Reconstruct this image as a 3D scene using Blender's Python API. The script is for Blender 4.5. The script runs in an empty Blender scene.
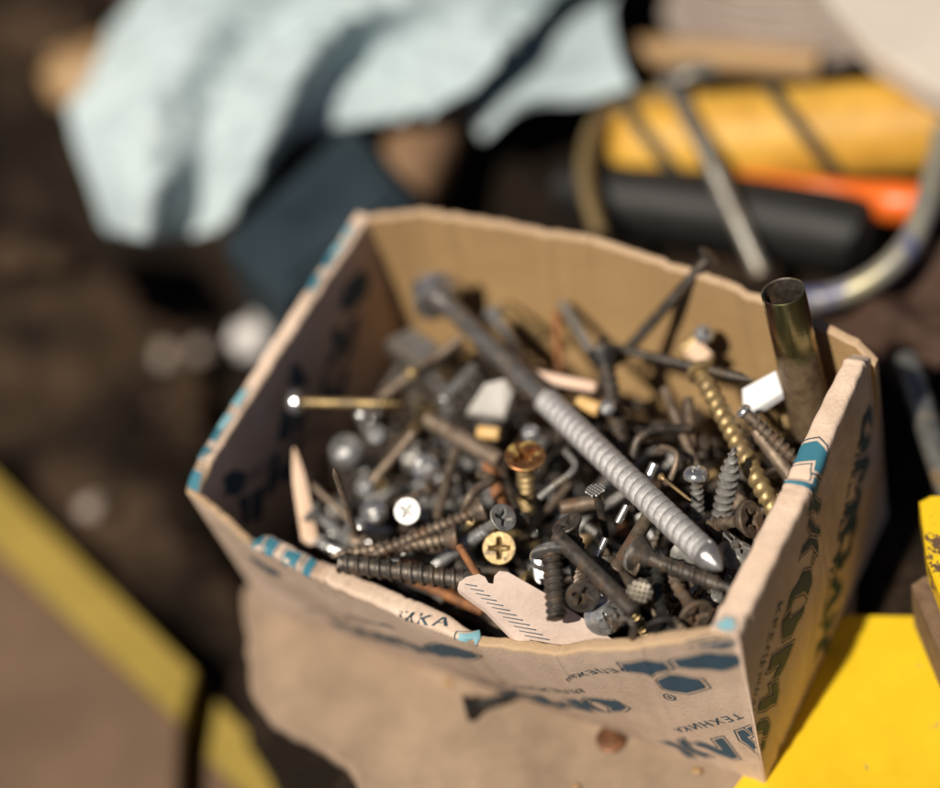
import bpy, bmesh, math, random
from mathutils import Vector, Matrix, noise
# everything below is laid out in centimetres and stored in metres
CM = 0.01
scene = bpy.context.scene
COL = scene.collection
# ------------------------------------------------------------------ camera
RC = Matrix(((0.8671881410575701, 0.45297790344440125, -0.20687132957499604),
             (-0.23460689653174016, 0.7380563852589395, 0.6326392149385368),
             (0.4392542909394936, -0.5000837841496338, 0.74630548485297)))
CP = Vector((13.028305514939266, -20.781743320492733, 44.17893901314799))
FPX = 2000.0
cam_d = bpy.data.cameras.new('camera'); cam = bpy.data.objects.new('camera', cam_d); COL.objects.link(cam)
cam.matrix_world = Matrix.Translation(CP * CM) @ RC.transposed().to_4x4()
cam_d.sensor_width = 36; cam_d.lens = 36 * FPX / 940; cam_d.clip_start = 0.01; cam_d.clip_end = 50
cam_d.dof.use_dof = True; cam_d.dof.focus_distance = 0.473; cam_d.dof.aperture_fstop = 2.7
cam_d.dof.aperture_blades = 9; cam_d.dof.aperture_rotation = 0.3
scene.camera = cam
# ------------------------------------------------------------------ light
SUN_EL = math.radians(57)
sd = Vector((0.14, 0.96, 0)).normalized() * math.cos(SUN_EL) + Vector((0, 0, -math.sin(SUN_EL)))
w = bpy.data.worlds.new('World'); scene.world = w; w.use_nodes = True
nt = w.node_tree; nt.nodes.clear()
sky = nt.nodes.new('ShaderNodeTexSky'); sky.sky_type = 'NISHITA'; sky.sun_disc = False
sky.air_density = .35; sky.dust_density = .8; sky.ozone_density = .6; sky.sun_elevation = SUN_EL; sky.sun_rotation = math.atan2(-sd.x, -sd.y)
bg = nt.nodes.new('ShaderNodeBackground'); bg.inputs['Strength'].default_value = 0.05
wo = nt.nodes.new('ShaderNodeOutputWorld')
nt.links.new(sky.outputs[0], bg.inputs[0]); nt.links.new(bg.outputs[0], wo.inputs[0])
sl = bpy.data.lights.new('sun', 'SUN'); sl.energy = 5.0; sl.angle = math.radians(1.6); sl.color = (1, 0.905, 0.775)
sun = bpy.data.objects.new('sun', sl); COL.objects.link(sun)
sun.rotation_euler = sd.to_track_quat('-Z', 'Y').to_euler()
scene.view_settings.view_transform = 'Standard'; scene.view_settings.look = 'None'
scene.view_settings.exposure = 0.05; scene.view_settings.gamma = 1
scene.cycles.max_bounces = 8; scene.cycles.caustics_reflective = False; scene.cycles.caustics_refractive = False
try: scene.cycles.use_denoising = True
except Exception: pass

# ------------------------------------------------------------------ helpers
def at(x, y, z):
    d = RC.transposed() @ Vector(((x - 470) / FPX, (394 - y) / FPX, -1.0))
    return CP + d * ((z - CP.z) / d.z)
def at_y(x, y, Y):
    d = RC.transposed() @ Vector(((x - 470) / FPX, (394 - y) / FPX, -1.0))
    return CP + d * ((Y - CP.y) / d.y)
def P(*a): return [at(*p) for p in a]

class MB:
    def __init__(s): s.v = []; s.f = []; s.mi = []
    def add(s, vs, fs, mi=0):
        n = len(s.v); s.v += [tuple(v) for v in vs]
        for f in fs: s.f.append(tuple(i + n for i in f)); s.mi.append(mi)
        return s
    def mesh(s, name, mats, smooth=True, angle=40, attr=None):
        m = bpy.data.meshes.new(name)
        m.from_pydata([(a * CM, b * CM, c * CM) for a, b, c in s.v], [], s.f)
        for mt in (mats if isinstance(mats, (list, tuple)) else [mats]): m.materials.append(mt)
        for p, i in zip(m.polygons, s.mi): p.material_index = i
        bm = bmesh.new(); bm.from_mesh(m)
        bmesh.ops.recalc_face_normals(bm, faces=bm.faces)
        if smooth:
            for f in bm.faces: f.smooth = True
            for e in bm.edges:
                if len(e.link_faces) == 2 and e.calc_face_angle(0) > math.radians(angle): e.smooth = False
        bm.to_mesh(m); bm.free()
        if attr:
            a = m.attributes.new(attr[0], 'FLOAT', 'POINT')
            for i, x in enumerate(attr[1]): a.data[i].value = x
        m.update(); return m
def link(name, data, parent=None, loc=None):
    o = bpy.data.objects.new(name, data); COL.objects.link(o)
    if parent is not None: o.parent = parent
    if loc is not None: o.location = Vector(loc) * CM
    return o
def tag(o, label=None, cat=None, group=None, kind=None):
    if label: o['label'] = label
    if cat: o['category'] = cat
    if group: o['group'] = group
    if kind: o['kind'] = kind
    return o
def catmull(pts, n):
    pts = [Vector(p) for p in pts]; out = []
    Q = [pts[0] * 2 - pts[1]] + pts + [pts[-1] * 2 - pts[-2]]
    for i in range(len(pts) - 1):
        a, b, c, d = Q[i:i + 4]
        for k in range(n):
            t = k / n
            out.append(0.5 * ((2 * b) + (c - a) * t + (2 * a - 5 * b + 4 * c - d) * t * t + (3 * b - a - 3 * c + d) * t ** 3))
    out.append(pts[-1]); return out
def tube(mb, pts, r, seg=16, n=6, cap=True, mi=0, flat=1.0, smooth=True):
    """a bent rod through pts (cm), r a number or one per point"""
    rr = r if isinstance(r, (list, tuple)) else [r] * len(pts)
    if smooth and len(pts) > 2:
        path = catmull(pts, n); rad = [x[0] for x in catmull([Vector((q, 0, 0)) for q in rr], n)]
    else: path = [Vector(p) for p in pts]; rad = list(rr)
    T = [(path[min(i + 1, len(path) - 1)] - path[max(i - 1, 0)]).normalized() for i in range(len(path))]
    up = Vector((0, 0, 1)) if abs(T[0].z) < .9 else Vector((1, 0, 0))
    nrm = (up - T[0] * up.dot(T[0])).normalized(); vs = []; fs = []
    for i, p in enumerate(path):
        nrm = (nrm - T[i] * nrm.dot(T[i])).normalized(); bn = T[i].cross(nrm)
        for k in range(seg):
            a = 2 * math.pi * k / seg
            vs.append(p + (nrm * math.cos(a) * flat + bn * math.sin(a)) * rad[i])
    for i in range(len(path) - 1):
        for k in range(seg):
            k2 = (k + 1) % seg; fs.append((i * seg + k, i * seg + k2, (i + 1) * seg + k2, (i + 1) * seg + k))
    if cap: fs.append(tuple(range(seg))[::-1]); fs.append(tuple((len(path) - 1) * seg + k for k in range(seg)))
    return mb.add(vs, fs, mi)
def lathe(mb, prof, seg=24, mi=0, ax0=0.0, noise_amp=0, cap=True):
    """prof: (x along axis, r) ; axis +x"""
    vs = []; fs = []
    for i, (x, r) in enumerate(prof):
        for k in range(seg):
            a = 2 * math.pi * k / seg + ax0
            q = r
            if noise_amp: q += noise_amp * noise.noise(Vector((x * 3, math.cos(a) * 2, math.sin(a) * 2 + 7)))
            vs.append((x, q * math.cos(a), q * math.sin(a)))
    n = len(prof)
    for i in range(n - 1):
        for k in range(seg):
            k2 = (k + 1) % seg; fs.append((i * seg + k, i * seg + k2, (i + 1) * seg + k2, (i + 1) * seg + k))
    if cap and prof[0][1] > 1e-6: fs.append(tuple(range(seg)))
    if prof[-1][1] > 1e-6: fs.append(tuple((n - 1) * seg + k for k in range(seg))[::-1])
    return mb.add(vs, fs, mi)
def box(mb, c, s, mi=0, rz=0, bev=0.0):
    cx, cy, cz = c; sx, sy, sz = [q / 2 for q in s]; vs = []
    for z, q in ((-sz, bev), (-sz + bev, 0), (sz - bev, 0), (sz, bev)) if bev else ((-sz, 0), (sz, 0)):
        for x, y in ((-sx + q, -sy + q), (sx - q, -sy + q), (sx - q, sy - q), (-sx + q, sy - q)):
            vs.append((cx + x * math.cos(rz) - y * math.sin(rz), cy + x * math.sin(rz) + y * math.cos(rz), cz + z))
    L = len(vs) // 4; fs = [(0, 3, 2, 1), tuple((L - 1) * 4 + k for k in range(4))]
    for l in range(L - 1):
        for k in range(4): k2 = (k + 1) % 4; fs.append((l * 4 + k, l * 4 + k2, l * 4 + 4 + k2, l * 4 + 4 + k))
    return mb.add(vs, fs, mi)
def slab(mb, poly, th, mi=0, nz=None, bev=0.0):
    """polygon of 3d points (top face) extruded down by th"""
    n = len(poly); c = sum((Vector(p) for p in poly), Vector()) / n
    rings = []
    if bev:
        rings.append([Vector(p) + (c - Vector(p)).normalized() * bev for p in poly])
        rings.append([Vector(p) - Vector((0, 0, bev)) for p in poly])
    else: rings.append([Vector(p) for p in poly])
    rings.append([Vector(p) - Vector((0, 0, th)) for p in poly])
    vs = [v for r in rings for v in r]; fs = [tuple(range(n))]
    for l in range(len(rings) - 1):
        for k in range(n): k2 = (k + 1) % n; fs.append((l * n + k, (l + 1) * n + k, (l + 1) * n + k2, l * n + k2))
    fs.append(tuple((len(rings) - 1) * n + k for k in range(n))[::-1])
    return mb.add(vs, fs, mi)
def patch(mb, rows, n=10, disp=None, th=0.05):
    """smooth sheet with thickness through a net of control points"""
    R = [catmull(r, n) for r in rows]; cols = [catmull([r[j] for r in R], n) for j in range(len(R[0]))]
    nu, nv = len(cols), len(cols[0]); top = []
    for i in range(nu):
        for j in range(nv):
            p = cols[i][j].copy()
            if disp: p += disp(p, i / (nu - 1), j / (nv - 1))
            top.append(p)
    vs = top + [p - Vector((0, 0, th)) for p in top]; N = nu * nv; fs = []
    for i in range(nu - 1):
        for j in range(nv - 1):
            a, b, c, d = i * nv + j, (i + 1) * nv + j, (i + 1) * nv + j + 1, i * nv + j + 1
            fs += [(a, b, c, d), (d + N, c + N, b + N, a + N)]
    for i in range(nu - 1):
        for j in (0, nv - 1): a, b = i * nv + j, (i + 1) * nv + j; fs.append((a, b, b + N, a + N))
    for j in range(nv - 1):
        for i in (0, nu - 1): a, b = i * nv + j, i * nv + j + 1; fs.append((a, b, b + N, a + N))
    return mb.add(vs, fs)

# ------------------------------------------------------------------ materials
def new_mat(name):
    m = bpy.data.materials.new(name); m.use_nodes = True; t = m.node_tree
    return m, t, t.nodes['Principled BSDF'], t.links.new
def coords(t, scale=1.0, rnd=True):
    L = t.links.new
    tc = t.nodes.new('ShaderNodeTexCoord'); v = tc.outputs['Object']
    if rnd:
        oi = t.nodes.new('ShaderNodeObjectInfo'); mu = t.nodes.new('ShaderNodeMath'); mu.operation = 'MULTIPLY'; mu.inputs[1].default_value = 3.7
        L(oi.outputs['Random'], mu.inputs[0]); ad = t.nodes.new('ShaderNodeVectorMath'); ad.operation = 'ADD'
        L(v, ad.inputs[0]); L(mu.outputs[0], ad.inputs[1]); v = ad.outputs[0]
    return v
def nz(t, v, scale, detail=5, rough=.6, dist=0):
    n = t.nodes.new('ShaderNodeTexNoise'); n.inputs['Scale'].default_value = scale; n.inputs['Detail'].default_value = detail
    n.inputs['Roughness'].default_value = rough; n.inputs['Distortion'].default_value = dist
    t.links.new(v, n.inputs['Vector']); return n.outputs['Fac']
def ramp(t, fac, stops, interp='LINEAR'):
    r = t.nodes.new('ShaderNodeValToRGB'); r.color_ramp.interpolation = interp
    e = r.color_ramp.elements
    while len(e) < len(stops): e.new(.5)
    for q, (p, c) in zip(e, stops):
        q.position = p; q.color = tuple(c) + (1,) if len(c) == 3 else c
    t.links.new(fac, r.inputs[0]); return r.outputs['Color']
def g(v): return (v, v, v)
def bump(t, b, h, strength, dist=.0005):
    n = t.nodes.new('ShaderNodeBump'); n.inputs['Strength'].default_value = strength; n.inputs['Distance'].default_value = dist
    t.links.new(h, n.inputs['Height']); t.links.new(n.outputs[0], b.inputs['Normal']); return n
def metal(name, c1, c2, c3=None, r=(.3, .55), met=1.0, sc=500, bs=.25, lo=.35, hi=.65, coat=0):
    """c1 clean metal, c2 tarnish, c3 rust flecks"""
    m, t, b, L = new_mat(name); v = coords(t)
    f = nz(t, v, sc); col = ramp(t, f, [(lo, c1), (hi, c2)])
    if c3:
        f3 = nz(t, v, sc * .55, 6, .7)
        mk = ramp(t, f3, [(.52, g(0)), (.62, g(1))])
        mx = t.nodes.new('ShaderNodeMix'); mx.data_type = 'RGBA'; L(mk, mx.inputs[0]); L(col, mx.inputs[6]); mx.inputs[7].default_value = tuple(c3) + (1,)
        col = mx.outputs[2]
        mm = ramp(t, f3, [(.52, g(met)), (.62, g(met * .25))]); L(mm, b.inputs['Metallic'])
    else: b.inputs['Metallic'].default_value = met
    L(col, b.inputs['Base Color'])
    L(ramp(t, nz(t, v, sc * 1.7, 4), [(.3, g(r[0])), (.7, g(r[1]))]), b.inputs['Roughness'])
    bump(t, b, nz(t, v, sc * 4, 4, .7), bs, .0003)
    if coat: b.inputs['Coat Weight'].default_value = coat
    return m
def plain(name, c1, c2, r=.6, sc=60, bs=.2, bsc=400, rnd=True, spec=.5, dist=.0006, lo=.35, hi=.65):
    m, t, b, L = new_mat(name); v = coords(t, rnd=rnd)
    L(ramp(t, nz(t, v, sc, 6, .65), [(lo, c1), (hi, c2)]), b.inputs['Base Color'])
    b.inputs['Roughness'].default_value = r; b.inputs['Specular IOR Level'].default_value = spec
    bump(t, b, nz(t, v, bsc, 5, .7), bs, dist); return m

M = {}
M['dark'] = metal('dark_oxide_steel', (.13, .113, .096), (.05, .043, .036), (.10, .065, .04), (.35, .6), .6, 420, .35)
M['black'] = metal('black_phosphate_steel', (.07, .066, .062), (.035, .033, .031), None, (.32, .5), .6, 500, .3)
M['brown'] = metal('brown_weathered_steel', (.23, .18, .135), (.10, .075, .054), (.15, .085, .05), (.4, .62), .5, 380, .4)
M['rust'] = metal('orange_rusted_steel', (.38, .16, .06), (.17, .075, .035), None, (.55, .8), .25, 450, .6)
M['zinc'] = metal('bright_zinc', (.70, .70, .69), (.40, .40, .39), None, (.2, .36), .75, 350, .15)
M['grey'] = metal('dull_galvanised', (.42, .41, .39), (.22, .215, .2), (.14, .115, .09), (.34, .55), .6, 400, .3)
M['brass'] = metal('yellow_passivated', (.44, .32, .15), (.27, .19, .085), (.15, .105, .06), (.34, .52), .6, 400, .25)
M['copperhead'] = metal('rusty_brass_head', (.46, .21, .085), (.28, .12, .05), (.5, .38, .12), (.25, .42), .8, 600, .3)
M['anchor'] = metal('frosted_zinc', (.72, .70, .69), (.46, .45, .44), None, (.34, .5), .6, 1100, .7, .3, .7)
M['anchor_dull'] = metal('dull_grey_shank', (.30, .29, .275), (.16, .15, .14), (.16, .11, .07), (.25, .42), .7, 500, .2)
M['chrome'] = metal('polished_zinc', (.88, .87, .86), (.66, .65, .64), None, (.13, .26), .9, 300, .1)
M['tan'] = metal('tan_dusty_steel', (.30, .23, .17), (.15, .11, .08), None, (.45, .65), .5, 300, .3)
M['zinc_dull'] = metal('dull_white_zinc', (.82, .82, .80), (.66, .66, .64), None, (.34, .5), .4, 700, .4)
M['anchor_tip'] = metal('frosted_zinc_point', (.55, .53, .52), (.36, .34, .33), None, (.18, .3), .75, 500, .3)
M['grime'] = plain('dark_grime', (.02, .017, .013), (.035, .026, .018), .9, 400)
# waffle nail head
def waffle(name, ca, cb, k=5200):
    m, t, b, L = new_mat(name); tc = t.nodes.new('ShaderNodeTexCoord'); sp = t.nodes.new('ShaderNodeSeparateXYZ'); L(tc.outputs['Object'], sp.inputs[0])
    outs = []
    for ax in (1, 2):
        mu = t.nodes.new('ShaderNodeMath'); mu.operation = 'MULTIPLY'; mu.inputs[1].default_value = k; L(sp.outputs[ax], mu.inputs[0])
        s = t.nodes.new('ShaderNodeMath'); s.operation = 'SINE'; L(mu.outputs[0], s.inputs[0])
        a = t.nodes.new('ShaderNodeMath'); a.operation = 'ABSOLUTE'; L(s.outputs[0], a.inputs[0]); outs.append(a.outputs[0])
    mn = t.nodes.new('ShaderNodeMath'); mn.operation = 'MINIMUM'; L(outs[0], mn.inputs[0]); L(outs[1], mn.inputs[1])
    L(ramp(t, mn.outputs[0], [(.42, cb), (.6, ca)]), b.inputs['Base Color'])
    L(ramp(t, mn.outputs[0], [(.3, g(.1)), (.55, g(.4))]), b.inputs['Metallic'])
    b.inputs['Roughness'].default_value = .35; bump(t, b, mn.outputs[0], .9, .0004); return m
M['waffle'] = waffle('waffle_head_steel', (.75, .66, .52), (.02, .015, .01), 2700)
M['waffle2'] = waffle('cross_hatched_head_steel', (.66, .63, .60), (.025, .022, .02), 3900)
# passivated pipe: bands of yellow, green and red bloom over steel
def pipe_mat():
    m, t, b, L = new_mat('rainbow_passivated_tube'); v = coords(t, rnd=False)
    mp = t.nodes.new('ShaderNodeMapping'); mp.inputs['Scale'].default_value = (.18, 1, 1); L(v, mp.inputs[0])
    f = nz(t, mp.outputs[0], 190, 3, .5)
    col = ramp(t, f, [(.3, (.27, .22, .13)), (.42, (.23, .24, .11)), (.52, (.36, .29, .14)), (.6, (.26, .13, .09)), (.7, (.2, .18, .15))])
    sp = t.nodes.new('ShaderNodeSeparateXYZ'); L(v, sp.inputs[0])
    ad = t.nodes.new('ShaderNodeMath'); ad.operation = 'MULTIPLY_ADD'; ad.inputs[1].default_value = .006; L(nz(t, v, 300), ad.inputs[0]); L(sp.outputs[0], ad.inputs[2])
    mk = ramp(t, ad.outputs[0], [(.0195, g(0)), (.0225, g(1))])
    mx = t.nodes.new('ShaderNodeMix'); mx.data_type = 'RGBA'; L(mk, mx.inputs[0]); L(col, mx.inputs[6])
    L(ramp(t, nz(t, v, 500), [(.35, (.24, .17, .10)), (.65, (.13, .085, .05))]), mx.inputs[7]); L(mx.outputs[2], b.inputs['Base Color'])
    L(ramp(t, mk, [(0, g(.95)), (1, g(.4))]), b.inputs['Metallic']); L(ramp(t, mk, [(0, g(.24)), (1, g(.55))]), b.inputs['Roughness'])
    bump(t, b, nz(t, v, 900), .15, .0003); return m
M['pipe'] = pipe_mat()
# corrugated board: printed pale liner, brown kraft where 'kraft' = 1
def board():
    m, t, b, L = new_mat('printed_cardboard'); v = coords(t, rnd=False)
    at_ = t.nodes.new('ShaderNodeAttribute'); at_.attribute_name = 'kraft'
    f = nz(t, v, 28, 7, .7); ff = nz(t, v, 1100, 4, .7)
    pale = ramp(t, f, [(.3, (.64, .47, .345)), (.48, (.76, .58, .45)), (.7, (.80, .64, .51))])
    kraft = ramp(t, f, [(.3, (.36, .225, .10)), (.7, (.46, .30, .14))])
    so = t.nodes.new('ShaderNodeAttribute'); so.attribute_name = 'soil'
    # soiling: brown smears with edges of their own
    s = ramp(t, nz(t, v, 16, 8, .75, .6), [(.5, g(0)), (.68, g(.5))])
    mx0 = t.nodes.new('ShaderNodeMix'); mx0.data_type = 'RGBA'; ms_ = t.nodes.new('ShaderNodeMath'); ms_.operation = 'ADD'; ms_.use_clamp = True; L(s, ms_.inputs[0])
    ms2 = t.nodes.new('ShaderNodeMath'); ms2.operation = 'MULTIPLY'; L(so.outputs['Fac'], ms2.inputs[0]); L(ramp(t, nz(t, v, 34, 6, .7), [(.3, g(.35)), (.6, g(1))]), ms2.inputs[1]); L(ms2.outputs[0], ms_.inputs[1]); L(ms_.outputs[0], mx0.inputs[0]); L(pale, mx0.inputs[6]); mx0.inputs[7].default_value = (.29, .215, .15, 1)
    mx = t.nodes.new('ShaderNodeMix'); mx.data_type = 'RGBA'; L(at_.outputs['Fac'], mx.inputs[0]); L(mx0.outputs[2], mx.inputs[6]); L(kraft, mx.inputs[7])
    mu = t.nodes.new('ShaderNodeMix'); mu.data_type = 'RGBA'; mu.blend_type = 'MULTIPLY'; mu.inputs[0].default_value = .5
    L(mx.outputs[2], mu.inputs[6]); L(ramp(t, ff, [(.3, g(.72)), (.7, g(1))]), mu.inputs[7])
    L(mu.outputs[2], b.inputs['Base Color']); b.inputs['Roughness'].default_value = .78; b.inputs['Specular IOR Level'].default_value = .3
    ad = t.nodes.new('ShaderNodeMath'); ad.operation = 'ADD'; L(ff, ad.inputs[0]); L(nz(t, v, 140, 4), ad.inputs[1])
    bump(t, b, ad.outputs[0], .45, .0006); return m
M['board'] = board()
def ink(name, c, wear):
    m, t, b, L = new_mat(name); v = coords(t, rnd=False)
    L(ramp(t, nz(t, v, 700, 6, .8), [(wear - .08, (.40, .36, .30)), (wear, c)]), b.inputs['Base Color']); b.inputs['Roughness'].default_value = .7; return m
M['teal'] = ink('teal_print', (.035, .17, .235), .3)
M['navy'] = ink('dark_print', (.024, .062, .095), .34)
M['pale_teal'] = ink('faded_teal_print', (.20, .40, .46), .36)

# ------------------------------------------------------------------ setting
def ground():
    mb = MB(); n = 150; S = 170.0; vs = []; fs = []
    for i in range(n + 1):
        for j in range(n + 1):
            u = (i / n - .5) * 2; v = (j / n - .5) * 2
            x = -15 + S * u * abs(u) ** .6; y = 8 + S * v * abs(v) ** .6
            h = .9 * noise.noise(Vector((x * .13, y * .13, 3))) + .35 * noise.noise(Vector((x * .5, y * .5, 9)))
            d = min(max((math.hypot((x + 7) / 1.35, y - 3) - 9.5) / 5, 0), 1)
            e = max(-.55 * (x + 15.7) - .83 * (y - .1), -(x + 15.3)); e = min(max(e / 3.2, 0), 1); e = e * e * (3 - 2 * e) * min(max((18 - y) / 6, 0), 1) * (1 if x < 2 else 0)
            vs.append((x, y, -.62 + (h - .1) * d - 9.0 * e))
    for i in range(n):
        for j in range(n): fs.append((i * (n + 1) + j, (i + 1) * (n + 1) + j, (i + 1) * (n + 1) + j + 1, i * (n + 1) + j + 1))
    mb.add(vs, fs)
    m, t, b, L = new_mat('dark_packed_earth'); v = coords(t, rnd=False)
    c1 = ramp(t, nz(t, v, 22, 9, .75), [(.35, (.005, .0035, .0025)), (.5, (.020, .0135, .009)), (.68, (.075, .048, .03))])
    L(c1, b.inputs['Base Color']); b.inputs['Roughness'].default_value = .95; b.inputs['Specular IOR Level'].default_value = .12
    bump(t, b, nz(t, v, 160, 8, .7), .8, .004)
    return tag(link('ground', mb.mesh('ground', m)), kind='structure')
ground()
M['sheet'] = plain('kraft_sheet', (.21, .15, .10), (.38, .275, .19), .85, 26, .4, 400, False)
M['sheet2'] = plain('kraft_sheet_core', (.25, .18, .125), (.33, .24, .17), .85, 45, .3, 500, False)
def cardboard_sheet():
    edge = [(243, 590), (245, 625), (248, 660), (252, 692), (262, 714), (285, 730), (318, 748), (344, 766), (356, 785), (362, 815)]
    pts = catmull([at(x, y, -.03) for x, y in edge], 6)
    pts = [p + Vector((noise.noise(p * 1.3) * .12, noise.noise(p * 1.7 + Vector((5, 1, 2))) * .12, 0)) for p in pts]
    tail = [Vector((-6, -9, -.03)), Vector((3, -9, -.03)), Vector((1.2, 2.5, -.03)), Vector((-.6, 8.0, -.03)), Vector((-15.0, 8.6, -.03))]
    poly = pts + tail; mb = MB(); slab(mb, poly, .28)
    s = link('cardboard_sheet', mb.mesh('cardboard_sheet', M['sheet'], angle=30))
    tag(s, 'flat beige cardboard sheet with a torn left edge lying under the box', 'cardboard sheet')
    # torn ply: the upper liner peeled back along the edge
    mb = MB(); inner = [p + Vector((.22 + .2 * noise.noise(p * 2.1), .1, .016)) for p in pts]; n = len(pts)
    vs = [p + Vector((.02, 0, .014)) for p in pts] + inner; mb.add(vs, [(i, i + 1, n + i + 1, n + i) for i in range(n - 1)])
    link('torn_liner', mb.mesh('torn_liner', M['sheet2']), s)
cardboard_sheet()
# ------------------------------------------------------------------ the cardboard box
def lerp(a, b, t): return a + (b - a) * t
def interp(keys, u):
    if u <= keys[0][0]: return keys[0][1]
    for (a, x), (b, y) in zip(keys, keys[1:]):
        if u <= b:
            t = (u - a) / (b - a); t = t * t * (3 - 2 * t)
            if isinstance(x, tuple): return tuple(lerp(p, q, t) for p, q in zip(x, y))
            return lerp(x, y, t)
    return keys[-1][1]
class Wall:
    """a wall of doubled board: s runs in cm from the foot of the outside, over the folded top, down the inside"""
    def __init__(s, name, b0, b1, top, thick, outn, kraft_top, kraft_in, bulge=0, rough=.03, seed=0, fray=0, creases=()):
        s.soil = {2: .5, 1: .0}.get(seed, .3); s.fray = fray; s.creases = creases
        s.name = name; s.b0 = Vector(b0); s.b1 = Vector(b1); s.top = top; s.thick = thick; s.out = Vector(outn).normalized()
        s.kt = kraft_top; s.ki = kraft_in; s.bulge = bulge; s.rough = rough; s.seed = seed; s.NA = 16; s.len = (s.b1 - s.b0).length
    def section(s, u):
        bt = s.b0.lerp(s.b1, u); tp = Vector(interp(s.top, u)); t = interp(s.thick, u) * (1 + .05 * noise.noise(Vector((u * s.len * 1.6, s.seed, 21))))
        nn = s.rough * (noise.noise(Vector((u * s.len * 1.1, s.seed, 0))) + .6 * noise.noise(Vector((u * s.len * 3.7, s.seed, 4))))
        if s.fray: tp.z += s.fray * (noise.noise(Vector((u * s.len * 9, s.seed, 8))) + abs(noise.noise(Vector((u * s.len * 2.3, s.seed, 11)))) * 1.2)
        wob = .010 * math.sin(u * s.len * 2 * math.pi / .52)
        for cu, ca in s.creases: wob -= ca * math.exp(-((u - cu) * s.len / .09) ** 2)
        bt = bt + s.out * wob; tp = tp + s.out * wob
        tp.z += nn; H = tp.z; r = t / 2; pts = []
        for k in range(9):
            v = k / 8; p = bt.lerp(tp, v); p.z = v * (H - r * .8)
            p += s.out * s.bulge * math.sin(math.pi * v) * math.sin(math.pi * u); pts.append((p, 0))
        for k in range(1, s.NA):
            a = math.pi * k / s.NA; ca = math.copysign(abs(math.cos(a)) ** .55, math.cos(a)); p = tp - s.out * (r - r * ca); p.z = H - r * .8 + r * .8 * abs(math.sin(a)) ** .6 * (1 - .22 * (1 - ca) / 2); pts.append((p, 1))
        for k in range(9):
            v = 1 - k / 8; p = bt.lerp(tp, v); p.z = v * (H - r * .8)
            p += s.out * s.bulge * math.sin(math.pi * v) * math.sin(math.pi * u) - s.out * t; pts.append((p, 2))
        return pts
    def surf(s, u, d):
        pts = [p for p, _ in s.section(u)]
        for a, b in zip(pts, pts[1:]):
            l = (b - a).length
            if d <= l: return a.lerp(b, d / max(l, 1e-9))
            d -= l
        return pts[-1]
    def toplen(s, u):
        pts = s.section(u); o = [p for p, k in pts if k == 0]
        return sum((b - a).length for a, b in zip(o, o[1:]))
    def pt(s, x, d, off=.02):
        """x cm along the wall, d cm along the section"""
        u = x / s.len; e = .01
        p = s.surf(u, d); du = s.surf(min(u + e, 1), d) - s.surf(max(u - e, 0), d); dv = s.surf(u, d + .03) - s.surf(u, max(d - .03, 0))
        n = du.cross(dv).normalized()
        if n.dot(s.out) < 0 and d < s.toplen(u) * .98: n = -n
        if d >= s.toplen(u) * .98 and n.z < 0: n = -n
        if d > s.toplen(u) + interp(s.thick, u) * 1.5 and n.dot(s.out) > 0: n = -n
        return p + n * off
    def build(s, parent):
        N = int(s.len * 12); mb = MB(); att = []; K = None
        for i in range(N + 1):
            sec = s.section(i / N); K = len(sec)
            for p, k in sec:
                mb.v.append(tuple(p)); u = i / N
                att.append(interp(s.kt, u) if k == 1 else (interp(s.ki, u) if k == 2 else 0.0))
        for i in range(N):
            for k in range(K - 1): mb.f.append((i * K + k, (i + 1) * K + k, (i + 1) * K + k + 1, i * K + k + 1)); mb.mi.append(0)
            mb.f.append((i * K + K - 1, (i + 1) * K + K - 1, (i + 1) * K, i * K)); mb.mi.append(0)
        mb.f.append(tuple(range(K))); mb.mi.append(0); mb.f.append(tuple(N * K + k for k in range(K))); mb.mi.append(0)
        me = mb.mesh(s.name, M['board'], angle=50, attr=('kraft', att))
        a = me.attributes.new('soil', 'FLOAT', 'POINT')
        for i in range(len(a.data)): a.data[i].value = s.soil if i % K < 9 else 0.0
        s.obj = link('wall', me, parent); return s.obj
box_root = tag(link('cardboard_box', None), 'worn cardboard box with blue printed lettering and a torn rim, holding the screws', 'box')
H = 6.8
one = [(0, 0.0), (1, 0.0)]; kr = [(0, 1.0), (1, 1.0)]; ke = [(0, .65), (1, .65)]
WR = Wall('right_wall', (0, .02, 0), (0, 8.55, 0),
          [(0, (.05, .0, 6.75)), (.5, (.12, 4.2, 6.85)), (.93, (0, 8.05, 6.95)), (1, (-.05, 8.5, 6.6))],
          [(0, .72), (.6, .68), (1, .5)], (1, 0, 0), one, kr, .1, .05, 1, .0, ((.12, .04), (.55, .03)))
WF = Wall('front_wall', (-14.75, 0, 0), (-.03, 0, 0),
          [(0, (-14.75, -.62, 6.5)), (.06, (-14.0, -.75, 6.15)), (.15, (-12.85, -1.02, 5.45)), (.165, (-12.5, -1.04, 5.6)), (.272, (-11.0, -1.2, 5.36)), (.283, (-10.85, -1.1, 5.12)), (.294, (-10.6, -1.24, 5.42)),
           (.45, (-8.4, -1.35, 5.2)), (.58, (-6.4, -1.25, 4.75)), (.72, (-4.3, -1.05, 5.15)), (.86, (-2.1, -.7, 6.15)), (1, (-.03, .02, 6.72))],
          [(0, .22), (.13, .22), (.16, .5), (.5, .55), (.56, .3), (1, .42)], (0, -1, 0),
          [(0, .7), (.13, .7), (.16, 0.), (.53, 0.), (.56, .7), (.96, .7), (1, .3)], kr, .15, .09, 2, .03, ((.3, .06), (.56, .10), (.78, .05)))
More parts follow.
